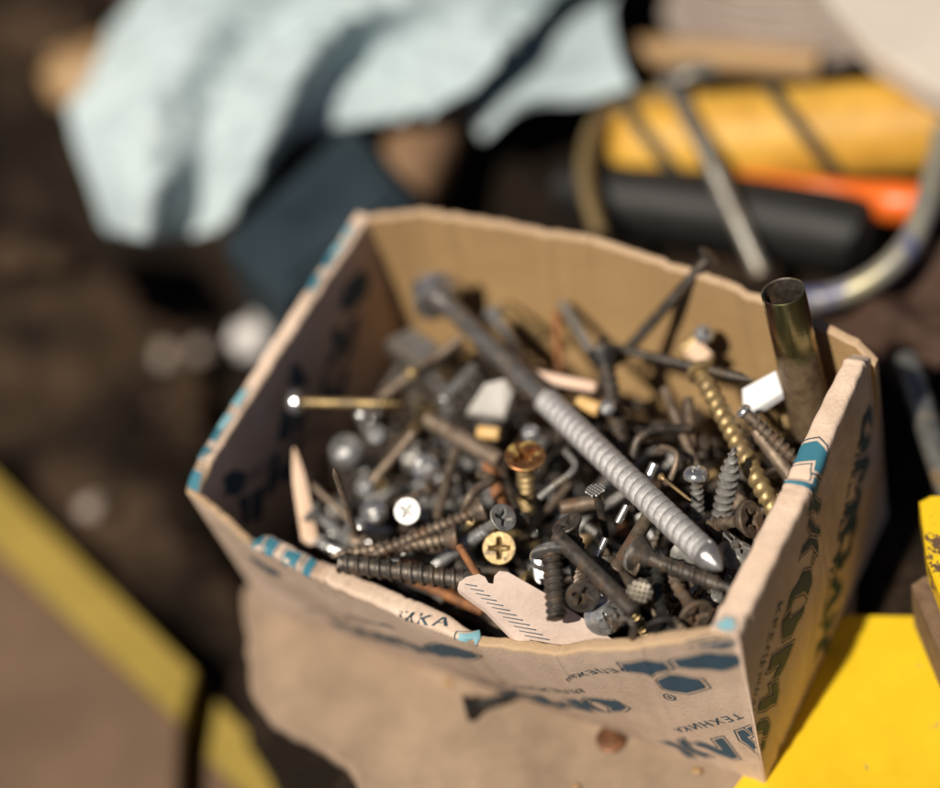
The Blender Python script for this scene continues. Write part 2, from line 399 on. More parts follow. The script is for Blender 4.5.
WB = Wall('back_wall', (-14.9, 8.75, 0), (-.1, 8.75, 0),
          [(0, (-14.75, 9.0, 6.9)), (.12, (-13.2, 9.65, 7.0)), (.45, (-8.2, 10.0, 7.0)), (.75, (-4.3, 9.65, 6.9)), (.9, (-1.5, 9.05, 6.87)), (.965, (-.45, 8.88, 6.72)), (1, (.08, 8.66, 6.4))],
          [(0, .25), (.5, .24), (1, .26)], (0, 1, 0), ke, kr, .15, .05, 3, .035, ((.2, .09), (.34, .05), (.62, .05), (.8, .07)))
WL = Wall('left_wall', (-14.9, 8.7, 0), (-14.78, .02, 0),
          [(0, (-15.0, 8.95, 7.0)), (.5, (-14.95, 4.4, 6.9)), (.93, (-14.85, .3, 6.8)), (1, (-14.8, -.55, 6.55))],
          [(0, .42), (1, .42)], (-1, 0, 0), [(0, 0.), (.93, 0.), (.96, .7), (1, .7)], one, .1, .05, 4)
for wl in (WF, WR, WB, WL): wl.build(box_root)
mb = MB(); box(mb, (-7.45, 4.35, .1), (14.4, 8.3, .12)); link('bottom_panel', mb.mesh('bottom_panel', M['board'], attr=('kraft', [1.0] * 8)), box_root)

# ---- print
def poly2d(outer, holes=()):
    bm = bmesh.new()
    def ring(pts):
        v = [bm.verts.new((x, y, 0)) for x, y in pts]
        for i in range(len(v)): bm.edges.new((v[i], v[(i + 1) % len(v)]))
    ring(outer)
    for h in holes: ring(h)
    bmesh.ops.triangle_fill(bm, use_beauty=True, use_dissolve=False, edges=bm.edges[:])
    for _ in range(3):
        lg = [e for e in bm.edges if e.calc_length() > .16]
        if not lg: break
        bmesh.ops.subdivide_edges(bm, edges=lg, cuts=1)
        bmesh.ops.triangulate(bm, faces=bm.faces[:])
    bm.verts.index_update(); r = ([(v.co.x, v.co.y) for v in bm.verts], [tuple(v.index for v in f.verts) for f in bm.faces]); bm.free(); return r
def outline(pts, w):
    """closed outline of width w as outer ring + hole"""
    n = len(pts); out = []
    for i in range(n):
        a, b, c = Vector(pts[i - 1]), Vector(pts[i]), Vector(pts[(i + 1) % n])
        d1 = (b - a).normalized(); d2 = (c - b).normalized(); n1 = Vector((d1.y, -d1.x)); n2 = Vector((d2.y, -d2.x))
        m = (n1 + n2); m = m / max(m.length, .3); k = w / max(m.dot(n1), .4); out.append(tuple(b + m * k))
    return out
def area(p): return sum(p[i - 1][0] * q[1] - q[0] * p[i - 1][1] for i, q in enumerate(p)) / 2
def glyph_parts(kind):
    if kind == 'sq': return [([(0, 0), (.42, .05), (.42, 1), (.0, .95)], []), ([(.55, 0), (1, .1), (1, .9), (.55, 1)], [])]
    """letters of the mark in a unit cell 0..1 x 0..1 : list of (outer, holes, filled)"""
    hexa = [(.0, .3), (.22, 0), (.78, 0), (1, .3), (1, .72), (.78, 1), (.22, 1), (0, .72)]
    if kind == 'O': return [([(0, .35), (.3, 0), (.62, 0), (.38, .33), (.38, .68), (.5, 1), (.24, 1), (0, .7)], []), ([(.68, 0), (1, .3), (1, .68), (.72, 1), (.56, 1), (.66, .66), (.66, .34), (.5, .22)], [])]
    if kind == 'M': return [([(0, 0), (.28, 0), (.28, .55), (.5, .34), (.5, .72), (.24, 1), (0, 1)], []), ([(.54, .34), (.74, .58), (.74, 0), (1, 0), (1, 1), (.8, 1), (.54, .72)], [])]
    if kind == 'Q': return [([(0, .3), (.22, 0), (.5, 0), (.5, .3), (.34, .3), (.34, .7), (.5, .7), (.5, 1), (.22, 1), (0, .72)], []), ([(.55, 0), (.78, 0), (1, .3), (1, .72), (.78, 1), (.55, 1), (.55, .7), (.7, .7), (.7, .3), (.55, .3)], [])]
    if kind == 'A': return [([(0, 0), (.3, 0), (.5, .45), (.7, 0), (1, 0), (.62, 1), (.38, 1)], [])]
    if kind == 'X': return [([(0, 0), (.3, 0), (.47, .3), (.47, .7), (.3, 1), (0, 1), (.22, .5)], []), ([(1, 0), (.7, 0), (.53, .3), (.53, .7), (.7, 1), (1, 1), (.78, .5)], [])]
    if kind == 'K': return [([(0, 0), (.3, 0), (.3, 1), (0, 1)], []), ([(.36, .45), (.7, 0), (1, 0), (.72, .5), (1, 1), (.7, 1), (.36, .55)], [])]
    if kind == 'hex': return [([(0, .28), (.5, 0), (1, .28), (1, .72), (.5, 1), (0, .72)], [])]
def decal(wall, name, shapes, mat, place, off=.02):
    """shapes: list of (verts2d, faces); place(x,y)->(along, section)"""
    mb = MB()
    for vs, fs in shapes: mb.add([wall.pt(*place(x, y), off) for x, y in vs], fs)
    if not mb.f: return
    return link(name, mb.mesh(name, mat), wall.obj)
def mark(wall, org, dirx, diry, letters, size, cw, mats=('navy',), name='printed_logo'):
    """letters laid along dirx from org (wall coords), height along diry; inner fill and a thin outline round each"""
    org, dx, dy = Vector(org), Vector(dirx), Vector(diry); fills = []; lines = []
    for i, k in enumerate(letters):
        for outer, holes in glyph_parts(k):
            o = [((i * 1.12 + x) * cw, y * size) for x, y in outer]
            if area(o) < 0: o = o[::-1]
            fills.append(poly2d(outline(o, -.055)) if min(cw, size) > .5 else poly2d(o))
            o1 = outline(o, .01); lines.append(poly2d(outline(o1, .028), [o1]))
    pl = lambda x, y: tuple(org + dx * x + dy * y)
    ok = lambda sh: [(v, f) for v, f in sh if all(0 <= pl(*q)[0] <= wall.len and pl(*q)[1] > 0 for q in v)]
    decal(wall, name, ok(fills), M[mats[0]], pl); decal(wall, 'printed_outline', ok(lines), M['navy'], pl)
def font_shapes(txt, size):
    c = bpy.data.curves.new('lettering', 'FONT'); c.body = txt; c.size = size; c.resolution_u = 3; c.space_character = 1.25; c.offset = .012 * size
    o = bpy.data.objects.new('lettering', c); COL.objects.link(o); bpy.context.view_layer.update(); dg = bpy.context.evaluated_depsgraph_get()
    me = o.evaluated_get(dg).to_mesh(); r = ([(v.co.x, v.co.y) for v in me.vertices], [tuple(p.vertices) for p in me.polygons])
    o.evaluated_get(dg).to_mesh_clear(); bpy.data.objects.remove(o); bpy.data.curves.remove(c); return r
def text(wall, txt, org, dirx, diry, size, mat='navy'):
    vs, fs = font_shapes(txt, size); org, dx, dy = Vector(org), Vector(dirx), Vector(diry)
    ok = [tuple(org + dx * x + dy * y) for x, y in vs]
    fs = [f for f in fs if all(0 <= ok[i][0] <= wall.len and ok[i][1] > 0 for i in f)]
    mb = MB(); mb.add([wall.pt(a, b, .02) for a, b in ok], fs)
    if fs: link('printed_lettering', mb.mesh('printed_lettering', M[mat]), wall.obj)
REG = 'R'
def reg(wall, org, r=.16):
    ring = lambda q: [(q * math.cos(a * math.pi / 10), q * math.sin(a * math.pi / 10)) for a in range(20)]
    pl = lambda x, y: (org[0] + x, org[1] + y)
    decal(wall, 'printed_outline', [poly2d(ring(r), [ring(r * .78)])], M['navy'], pl)
    vs, fs = font_shapes('R', r * 1.3)
    decal(wall, 'printed_lettering', [([(x - r * .45, y - r * .45) for x, y in vs], fs)], M['navy'], pl)
D1 = Vector((-.74, -.67)).normalized(); D2 = Vector((-D1.y, D1.x)) * -1     # reading direction and the way the letters' tops point
D2 = Vector((-D1.y, D1.x)) if False else Vector((.67, -.74)).normalized()
def uv_of(wall, U, V):
    return (U - .02, V) if wall is WR else (U + 14.75, V)
def on(wall, U, V):
    a, b = uv_of(wall, U, V); return -.001 <= a <= wall.len + .001 and b > 0
def stamp(walls, name, pieces, mat, frame):
    """pieces: flat shapes in letter space, frame(x, y) -> (U, V) on the wrapper that runs round the near corner"""
    for wl in walls:
        out = []
        for vs, fs in pieces:
            q = [frame(x, y) for x, y in vs]; ff = [f for f in fs if all(on(wl, *q[i]) for i in f)]
            if ff:
                use = sorted({i for f in ff for i in f}); ix = {i: n for n, i in enumerate(use)}
                out.append(([uv_of(wl, *q[i]) for i in use], [tuple(ix[i] for i in f) for f in ff]))
        if out: decal(wl, name, out, M[mat], lambda x, y: (x, y))
def glyph(walls, kind, cu, cv, w=1.35, h=1.1, mat='navy', d1=None, d2=None):
    d1 = d1 or D1; d2 = d2 or D2; fills = []; lines = []
    for outer, holes in glyph_parts(kind):
        o = [((x - .5) * w, (y - .5) * h) for x, y in outer]
        if area(o) < 0: o = o[::-1]
        fills.append(poly2d(outline(o, -.045))); o1 = outline(o, .012); lines.append(poly2d(outline(o1, .026), [o1]))
    fr = lambda x, y: tuple(Vector((cu, cv)) + d1 * x + d2 * y)
    stamp(walls, 'printed_logo', fills, mat, fr); stamp(walls, 'printed_outline', lines, 'navy', fr)
def tagline(walls, txt, u0, v0, u1, v1, size=.33):
    vs, fs = font_shapes(txt, size); mx = max(x for x, y in vs); d = Vector((u1 - u0, v1 - v0)); k = d.length / mx; d.normalize(); t = Vector((-d.y, d.x))
    if t.y > 0: t = -t
    bm = bmesh.new(); bv = [bm.verts.new((x * k, y, 0)) for x, y in vs]
    for f in fs:
        try: bm.faces.new([bv[i] for i in f])
        except Exception: pass
    bmesh.ops.triangulate(bm, faces=bm.faces[:]); bm.verts.index_update()
    pc = [([(v.co.x, v.co.y) for v in bm.verts], [tuple(v.index for v in f.verts) for f in bm.faces])]; bm.free()
    stamp(walls, 'printed_lettering', pc, 'navy', lambda x, y: tuple(Vector((u0, v0)) + d * x + t * y))
def regmark(walls, u, v, r=.17):
    ring = lambda q: [(q * math.cos(a * math.pi / 10), q * math.sin(a * math.pi / 10)) for a in range(20)]
    fr = lambda x, y: tuple(Vector((u, v)) + D1 * x + D2 * y)
    vs, fs = font_shapes('R', r * 1.3)
    stamp(walls, 'printed_lettering', [poly2d(ring(r), [ring(r * .78)]), ([(x - r * .42, y - r * .45) for x, y in vs], fs)], 'navy', fr)
def prints():
    W2 = (WR, WF)
    for k, u, v in (('O', 7.5, 4.75), ('M', 6.62, 3.68), ('Q', 5.75, 2.68), ('A', 4.85, 1.7), ('X', 4.05, .85)): glyph(W2, k, u, v, 1.32, 1.25)
    tagline(W2, 'КРЕПЕЖНАЯ  ТЕХНИКА', 7.25, 5.5, 3.5, 1.75)
    glyph(W2, 'Q', 4.95, 7.2, 1.5, 1.5, 'teal', Vector((-.95, -.3)), Vector((.3, -.95)))
    glyph(W2, 'A', 4.4, 6.2, 1.15, 1.3); glyph(W2, 'X', 3.72, 5.3, 1.0, 1.3); regmark(W2, 3.55, 4.6)
    for k, u, v in (('O', 2.5, 4.3), ('M', 1.2, 3.25), ('Q', 0.0, 2.2), ('A', -1.1, 1.3), ('X', -2.1, .72)): glyph(W2, k, u + .1, v - .1, 1.5 if u > .5 else 1.15, 1.3 if u > -.5 else .95)
    tagline(W2, 'КРЕПЕЖНАЯ  ТЕХНИКА', 2.0, 5.35, -2.1, 1.85)
    # emblem of four hexagons and the next rows on the front wall
    for u, v, w_, h_ in ((-2.15, 5.2, 1.4, .85), (-.72, 5.55, 1.35, .85), (-1.42, 4.45, .95, 1.0), (-.6, 6.35, .9, .5)): glyph((WF,), 'hex', u, v, w_, h_, 'navy', Vector((-.97, -.2)), Vector((.2, -.97)))
    regmark((WF,), -1.75, 3.75)
    for k, u, v in (('O', -3.75, 2.45), ('M', -4.95, 1.75), ('Q', -6.1, 1.15), ('A', -7.1, .6)): glyph((WF,), k, u, v, 1.4, .85, 'navy', Vector((-.88, -.47)), Vector((.47, -.88)))
    tagline((WF,), 'КРЕПЕЖНАЯ  ТЕХНИКА', -3.9, 3.45, -8.2, 1.3, .3)
    for k, u, v in (('hex', -7.2, 3.9), ('hex', -7.9, 3.3), ('O', -9.1, 2.75), ('M', -10.2, 2.2), ('Q', -11.4, 1.6), ('hex', -12.9, 4.2)): glyph((WF,), k, u, v, 1.2, .8, 'navy', Vector((-.88, -.47)), Vector((.47, -.88)))
    tagline((WF,), 'КРЕПЕЖНАЯ  ТЕХНИКА', -9.0, 4.2, -12.8, 2.0, .28)
    tagline((WF,), 'КРЕПЕЖНАЯ', -2.6, 5.2, -4.4, 3.9, .26)
    # folded-over tops: patches of print that carry on across the fold
    def top_mark(wl, along, side, kind, w_, h_, mat):
        s0 = wl.toplen(along / wl.len) + interp(wl.thick, along / wl.len) * side; sh = []
        ln = []
        for outer, _ in glyph_parts(kind):
            o = [((x - .5) * w_, (y - .5) * h_) for x, y in outer]
            if area(o) < 0: o = o[::-1]
            sh.append(poly2d(outline(o, -.03))); o1 = outline(o, .01); ln.append(poly2d(outline(o1, .022), [o1]))
        decal(wl, 'printed_logo', sh, M[mat], lambda x, y: (along + x, s0 + y)); decal(wl, 'printed_outline', ln, M['navy'], lambda x, y: (along + x, s0 + y))
    FA = lambda x, y: at(x, y, 5.5).x + 14.75
    top_mark(WF, FA(272, 548), .6, 'sq', .95, .62, 'teal'); top_mark(WF, FA(308, 557), .6, 'sq', .8, .6, 'teal')
    top_mark(WF, FA(464, 630), .6, 'hex', .75, .42, 'pale_teal')
    top_mark(WR, .42, .75, 'hex', .7, .5, 'pale_teal')
    vs, fs = font_shapes('НИКА', .34); a0 = FA(410, 600)
    decal(WF, 'printed_lettering', [(vs, fs)], M['navy'], lambda x, y: (a0 + x, WF.toplen((a0 + .6) / WF.len) + .10 + y), .035)
    LA = lambda x, y: 8.7 - at(x, y, 7.0).y
    for x, y, m_ in ((225, 422, 'teal'), (210, 450, 'teal'), (242, 398, 'pale_teal'), (327, 252, 'pale_teal'), (313, 274, 'teal')): top_mark(WL, LA(x, y), .45, 'sq', .9, .42, m_)
    for i, (al, sec) in enumerate([(1.6, 8.7), (2.5, 9.5), (3.3, 10.4), (4.6, 8.6), (5.4, 9.4), (6.2, 10.2), (7.7, 8.5), (7.6, 9.8)]):
        top = []
        for outer, _ in glyph_parts(['hex', 'K', 'M', 'hex', 'sq', 'M', 'hex', 'sq'][i]): o = [((x - .5) * 1.2, (y - .5) * 1.0) for x, y in outer]; top.append(poly2d(o))
        decal(WL, 'printed_logo', top, M['navy'], lambda x, y: (al + x * .75 + y * .66, sec + y * .75 - x * .66))
    vs, fs = font_shapes('КРЕПЕЖНАЯ ТЕХНИКА', .32)
    decal(WL, 'printed_lettering', [(vs, fs)], M['navy'], lambda x, y: (4.0 + x * .8 + y * .6, 11.2 + y * .8 - x * .6 if True else 0))
prints()

# ------------------------------------------------------------------ fasteners (axis +x runs from the head at 0 to the point)
def orient(p, q, roll=0):
    """matrix with origin p (cm) and +x towards q"""
    x = (Vector(q) - Vector(p)).normalized(); up = Vector((0, 0, 1)) if abs(x.z) < .95 else Vector((0, 1, 0))
    y = up.cross(x).normalized(); z = x.cross(y); c, s = math.cos(roll), math.sin(roll)
    y, z = y * c + z * s, z * c - y * s
    m = Matrix((x, y, z)).transposed().to_4x4(); m.translation = Vector(p) * CM; return m
def thread(mb, x0, x1, core, major, pitch, tip=0.0, na=14, shape=None, tipr=.02):
    """helical ridge from x0 to x1; the last 'tip' cm taper to a point"""
    shape = shape or [(0, 0), (.32, .05), (.5, 1), (.58, 1), (.72, .05)]
    turns = (x1 - x0) / pitch; T = int(turns * na); m = len(shape); vs = []; fs = []
    for t in range(T + na):
        a = 2 * math.pi * t / na
        for off, h in shape:
            x = x0 + pitch * (t / na + off - 1); xx = min(max(x, x0), x1)
            k = 1.0
            if tip and xx > x1 - tip: k = max((x1 - xx) / tip, 0) ** .8
            r = tipr + (core - tipr) * k + (major - core) * h * (.25 + .75 * k) * (1 if x0 < x < x1 else 0)
            if not tip and (xx >= x1): r = core * .8
            vs.append((xx, r * math.cos(a), r * math.sin(a)))
    for t in range(T + na - 1):
        for j in range(m - 1): a = t * m + j; fs.append((a, a + m, a + m + 1, a + 1))
        if t + na + 1 < T + na: fs.append((t * m + m - 1, (t + 1) * m + m - 1, (t + 1 + na) * m, (t + na) * m))
    mb.add(vs, fs)
    if not tip: lathe(mb, [(x1 - .01, core * .85), (x1, core * .75)], 14)
    return mb
def cross_poly(R, w=.18, l=.68, pozi=False):
    o = []
    for k in range(4):
        a = k * math.pi / 2; c, s = math.cos(a), math.sin(a); q = [(w * 1.25, w * 1.05), (l, w * .75), (l, -w * .75)]
        q = [(w * 1.15, -w * 1.15), (l, -w * .8), (l, w * .8)] if True else q
        for x, y in q: o.append(((x * c - y * s) * R, (x * s + y * c) * R))
    return o
def head_top(mb, R, dome=0.0, recess='cross', seg=28, depth=.5):
    """the face of a head at x = 0 looking towards -x"""
    bm = bmesh.new()
    rim = [bm.verts.new((R * .95 * math.cos(2 * math.pi * k / seg), R * .95 * math.sin(2 * math.pi * k / seg), 0)) for k in range(seg)]
    for k in range(seg): bm.edges.new((rim[k], rim[(k + 1) % seg]))
    cp = cross_poly(R) if recess == 'cross' else ([(R * .75, -.1 * R), (R * .75, .1 * R), (-R * .75, .1 * R), (-R * .75, -.1 * R)] if recess == 'slot' else [])
    cv = [bm.verts.new((x, y, 0)) for x, y in cp]
    for k in range(len(cv)): bm.edges.new((cv[k], cv[(k + 1) % len(cv)]))
    bmesh.ops.triangle_fill(bm, use_beauty=True, use_dissolve=False, edges=bm.edges[:]); bm.verts.index_update()
    def dm(x, y): return -dome * (1 - (x * x + y * y) / (R * R))
    vs = [(dm(v.co.x, v.co.y), v.co.x, v.co.y) for v in bm.verts]; fs = [tuple(v.index for v in f.verts) for f in bm.faces]
    base = len(mb.v); mb.add(vs, fs); nv = len(vs); ci = [v.index for v in cv]; bm.free()
    if cp:
        d = R * depth; n = len(cp); vv = [(dm(x, y), x, y) for x, y in cp] + [(d, x * .55, y * .55) for x, y in cp] + [(d * 1.25, 0, 0)]
        mb.add(vv, [(k, (k + 1) % n, n + (k + 1) % n, n + k) for k in range(n)] + [(n + k, n + (k + 1) % n, 2 * n) for k in range(n)])
    return mb
MESH = {}
def part_meshes(kind, L, r, R, mats, pitch=None, smooth=0.0, tip=True, **k):
    """returns [(part name, mesh)]"""
    key = (kind, round(L, 2), round(r, 3), round(R, 3), mats, pitch, round(smooth, 2), tip, tuple(sorted(k.items())))
    if key in MESH: return MESH[key]
    hm, sm = M[mats[0]], M[mats[1]]; out = []; pitch = pitch or r * 1.0; h = MB(); s = MB()
    if kind in ('flat', 'bugle'):
        head_top(h, R, 0, k.get('recess', 'cross')); hh = R * (.85 if kind == 'flat' else 1.15)
        prof = [(0, R * .95), (.025, R), (.07, R * .985)]
        for i in range(1, 7):
            t = i / 6; prof.append((.07 + hh * t, lerp(R * .985, r * .8, t if kind == 'flat' else 1 - (1 - t) ** 1.9)))
        lathe(h, prof[:], 28, cap=False); st = .07 + hh - .01
    elif kind in ('pan', 'round', 'flange'):
        hh = R * (.55 if kind == 'pan' else .8 if kind == 'round' else .3)
        if kind == 'flange':
            head_top(h, R * .55, R * .12, k.get('recess', 'cross'), depth=.35)
            lathe(h, [(0, R * .5225), (R * .18, R * .62), (R * .3, R * .7), (R * .34, R * .98), (R * .38, R), (R * .47, R), (R * .5, R * .9), (R * .5, r * .7)], 32, cap=False); st = R * .5
        else:
            head_top(h, R * .8, R * .22, k.get('recess', 'cross'))
            lathe(h, [(0, R * .76), (hh * .25, R * .9), (hh * .6, R), (hh, R * .98), (hh + .02, R * .9), (hh + .02, r * .7)], 28, cap=False); st = hh
    elif kind in ('nail', 'bignail'):
        seg = 24
        vs = lathe(h, [(0, R * .9), (.02, R), (.06, R * .98), (.1, r * 1.35), (.16, r)], seg); st = .15
    elif kind in ('hex', 'hexflange'):
        t = R * .75; vs = []
        lathe(h, [(-.001, R * .78), (.03, R * .86)], 24)
        lathe(h, [(.02, R * .9), (.06, R), (t - .04, R), (t, R * .93)], 6); st = t
        if kind == 'hexflange': lathe(h, [(t - .02, R * .9), (t + .02, R * 1.35), (t + .07, R * 1.38), (t + .09, R * 1.3), (t + .1, r * .5)], 32); st = t + .08
    elif kind == 'ball':
        lathe(h, [(R * (1 - math.cos(a * math.pi / 14)), max(R * math.sin(a * math.pi / 14), .0005)) for a in range(0, 13)], 24); st = R * 1.8
    elif kind == 'rod':
        st = 0
    if kind in ('nail', 'bignail'):
        rings = [(st, r)] + ([(st + .1 * i, r * (1.1 if i % 2 else .97)) for i in range(1, 5)]) + [(L - r * 3.2, r), (L - r * .2, r * .18), (L, .003)]
        lathe(s, rings, 14, noise_amp=r * .07)
    elif kind == 'rod':
        lathe(s, [(0, r * .75), (r * .25, r), (L - r * .25, r), (L, r * .75)], 16, noise_amp=r * .06)
    else:
        if smooth: lathe(s, [(st, r * .8), (st + smooth, r * .8)], 16)
        thread(s, st + smooth, L, r * (.8 if k.get('shape') in ('soft', 'coarse') else .7), r, pitch, (r * 3.2 if tip else 0), k.get('na', 14), k.get('shape') and SH[k['shape']])
    if h.f: out.append(('head', h.mesh('head', hm, angle=35)))
    nm = 'body' if kind == 'rod' else 'shank'
    out.append((nm, s.mesh(nm, sm, angle=35))); MESH[key] = out; return out
SH = {'step': [(0, -.25), (.05, .7), (.16, .95), (.55, 1), (.82, .88), (.94, .6)], 'wide': [(0, 0), (.09, .85), (.2, .97), (.5, 1), (.8, .97), (.91, .85)], 'soft': [(0, 0), (.25, .4), (.45, 1), (.6, 1), (.8, .4)], 'coarse': [(0, 0), (.4, .0), (.55, .9), (.66, 1), (.78, .9), (.92, 0)]}
def fast(name, label, cat, p, q, kind, r, R, mats, roll=0, group=None, L=None, **k):
    p, q = Vector(p), Vector(q); L = L or (q - p).length
    ms = part_meshes(kind, L, r, R, mats, **k)
    if len(ms) == 1: root = link(name, ms[0][1])
    else:
        root = link(name, None)
        for n, me in ms: link(n, me, root)
    root.matrix_world = orient(p, q, roll); tag(root, label, cat, group); return root
def px(a, b):  # two picture points with heights -> two points in the place
    return at(*a), at(*b)
HERO = []
GL = ((CP - at(420, 490, 5)).normalized() - sd.normalized()).normalized()   # heads turned so that they catch the sun
def hero(name, label, cat, a, b, kind, wpx, hpx, mats, roll=0, **k):
    """wpx / hpx : picture widths of the shank and of the head"""
    p, q = px(a, b); gl = k.pop('glint', None)
    if gl is not None: q = p - (GL + Vector(gl)).normalized() * (q - p).length
    sc = 1.0 / (FPX / ((p + q) / 2 - CP).length)
    L = (q - p).length * k.pop('ext', 1.0); r = wpx * .9 * sc / 2; R = hpx * sc / 2
    HERO.append((tuple(p), tuple(p + (q - p).normalized() * L), r, R))
    L = round(L, 1); return fast(name, label, cat, p, q, kind, round(r, 3), round(R, 3), mats, roll, None, L, **k)
G = 'screws and nails heaped in the box'
# ---- the large anchor screw
def anchor():
    p, q = at(436, 294, 5.6), at(722, 570, 6.35); L = (q - p).length; root = link('anchor_screw', None)
    h = MB(); lathe(h, [(-.62, .36), (-.56, .47), (-.1, .53), (0, .55)], 6)
    lathe(h, [(-.7, .0005), (-.68, .3), (-.58, .42)], 24)
    lathe(h, [(-.03, .5), (0, .68), (.06, .74), (.13, .74), (.17, .68), (.22, .3)], 36); link('head', h.mesh('head', M['chrome'], angle=30), root)
    L1 = L * .42; s = MB(); lathe(s, [(.1, .27), (L1, .255), (L1 + .1, .24)], 24, noise_amp=.012); link('shank', s.mesh('shank', M['anchor_dull'], angle=60), root)
    t = MB(); thread(t, L1 + .05, L - .62, (.285), .35, .25, 0, 44, SH['step']); link('thread', t.mesh('thread', M['anchor'], angle=40), root)
    t = MB(); lathe(t, [(L - .64, .33), (L - .5, .335), (L - .42, .31), (L - .2, .19), (L - .07, .09), (L - .01, .035), (L, .0005)], 28, noise_amp=.008); link('point', t.mesh('point', M['anchor_tip'], angle=50), root)
    root.matrix_world = orient(p, q); tag(root, 'thickest and longest screw, a frosted grey anchor lying diagonally across the whole heap', 'screw')
    HERO.append((tuple(p), tuple(q), .4, .75))
anchor()
CR = ('pan',)
def heroes():
    h = hero
    # in focus, front of the heap
    h('wood_screw', 'upright screw with a rusty orange cross head and gold threads amid the heap', 'screw', (525, 455, 6.3), (527, 530, 3.4), 'flat', 20, 40, ('copperhead', 'brass'), .5, smooth=.05, pitch=.22)
    h('wood_screw', 'small taupe cross head facing up, directly left of the upright orange-headed screw', 'screw', (503, 519, 5.5), (491, 462, 3.6), 'flat', 14, 29, ('brown', 'rust'), .9)
    h('wood_screw', 'tarnished brass cross head facing the camera, just above the white paper scrap', 'screw', (499, 548, 5.6), (462, 520, 4.4), 'flat', 17, 33, ('brass', 'grey'), .2, glint=(.12, .05, 0))
    h('drywall_screw', 'black countersunk head seen edge-on above the grey flanged screw', 'screw', (566, 523, 6.6), (588, 560, 5.6), 'bugle', 14, 33, ('dark', 'dark'), 1.2)
    h('flange_screw', 'grey washer-headed screw whose snapped dark end rests on the white card scrap', 'screw', (551, 545, 6.55), (557, 618, 6.0), 'flange', 24, 42, ('grey', 'dark'), .3, tip=False, pitch=.17, shape='soft')
    h('machine_screw', 'bright silver threaded screw standing behind the white paper scrap', 'screw', (543, 556, 5.9), (531, 612, 4.6), 'pan', 26, 27, ('chrome', 'zinc'), .3, tip=False, pitch=.16, glint=(.05, .3, 0))
    h('drywall_screw', 'black cross head facing the camera, between the paper scrap and the flat black bar', 'screw', (583, 597, 6.2), (574, 548, 5.0), 'flat', 17, 34, ('dark', 'brown'), .55)
    h('nail', 'nail with a pale round cross-hatched head, left of the anchor screw', 'nail', (595, 489, 6.4), (612, 556, 4.4), 'nail', 9, 20, ('waffle2', 'dark'), .4)
    h('nail', 'nail with a bright waffle-patterned head under the anchor screw point', 'nail', (640, 592, 6.7), (606, 560, 5.0), 'nail', 13, 25, ('waffle', 'brown'), .7)
    h('steel_dowel', 'thick brown weathered rod sloping under the anchor screw', 'rod', (649, 516, 5.6), (613, 574, 5.9), 'rod', 17, 17, ('brown', 'brown'))
    h('drywall_screw', 'black bugle head screw standing head down beside the front rim, right of the waffle-headed nail', 'screw', (664, 630, 5.9), (655, 552, 6.0), 'bugle', 15, 38, ('black', 'black'), .3)
    h('wood_screw', 'brown flared screw lying head down in the front corner by the rim', 'screw', (697, 616, 5.8), (658, 556, 5.5), 'bugle', 17, 36, ('brown', 'brown'), .4, smooth=.25)
    h('drywall_screw', 'long dark screw lying below the anchor screw point with coarse threads to the right', 'screw', (636, 553, 6.1), (738, 592, 6.2), 'flat', 21, 38, ('dark', 'dark'), 1.0, smooth=.3, pitch=.3, shape='coarse')
    h('nail', 'pale pinkish round nail head peeping out under the anchor screw point', 'nail', (684, 556, 5.8), (700, 520, 4.5), 'nail', 9, 28, ('grey', 'dark'), 0)
    h('washer_screw', 'greenish grey domed washer head against the right wall of the box', 'screw', (741, 549, 5.5), (724, 600, 4.0), 'flange', 16, 46, ('grey', 'grey'), .5)
    h('wood_screw', 'brown countersunk screw lying level near the right wall, its cross head turned right', 'screw', (752, 519, 6.0), (695, 527, 5.2), 'flat', 17, 38, ('brown', 'brown'), .3, smooth=.3)
    h('drywall_screw', 'dark grey screw standing point up beside the gold lag screw', 'screw', (716, 545, 4.2), (734, 447, 7.1), 'flat', 23, 34, ('dark', 'grey'), .3, pitch=.23)
    h('ball_bolt', 'bolt with a bright rounded head standing upright above the anchor screw point', 'bolt', (696, 470, 6.2), (699, 545, 4.2), 'pan', 15, 26, ('chrome', 'grey'), .3, smooth=.15)
    h('lag_screw', 'long gold coarse-threaded screw leaning along the right side of the box', 'screw', (698, 368, 6.0), (784, 528, 5.6), 'pan', 23, 30, ('brass', 'brass'), 0, pitch=.3, shape='soft', smooth=.2, tip=False)
    h('cut_nail', 'flat black rectangular bar lying diagonally at the front of the heap', 'nail', (556, 535, 6.7), (634, 612, 6.6), 'rod', 19, 19, ('dark', 'dark'))
    h('cross_screw', 'wide black coarse screw standing almost upright behind the anchor screw thread', 'screw', (603, 352, 5.7), (627, 470, 4.7), 'flat', 22, 34, ('black', 'dark'), .2, pitch=.24, shape='coarse')
    h('long_nail', 'long dark nail leaning with its head on the back rim of the box', 'nail', (711, 256, 7.25), (608, 372, 4.6), 'nail', 13, 27, ('dark', 'dark'))
    h('long_nail', 'dark nail lying level at the back right, its point by the white plastic chip', 'nail', (602, 345, 5.3), (752, 380, 6.2), 'nail', 11, 24, ('dark', 'dark'))
    h('steel_pin', 'pale grey pin leaning on the back wall above the black coarse screw', 'pin', (562, 302, 5.0), (606, 375, 5.0), 'rod', 11, 11, ('grey', 'grey'))
    h('rusty_nail', 'thin orange rusted nail upright against the back wall', 'nail', (556, 312, 4.5), (560, 372, 4.3), 'rod', 9, 9, ('rust', 'rust'))
    h('yellow_plug', 'yellow stick lying at the foot of the back wall', 'pin', (505, 303, 4.4), (545, 337, 4.4), 'rod', 10, 10, ('brass', 'brass'))
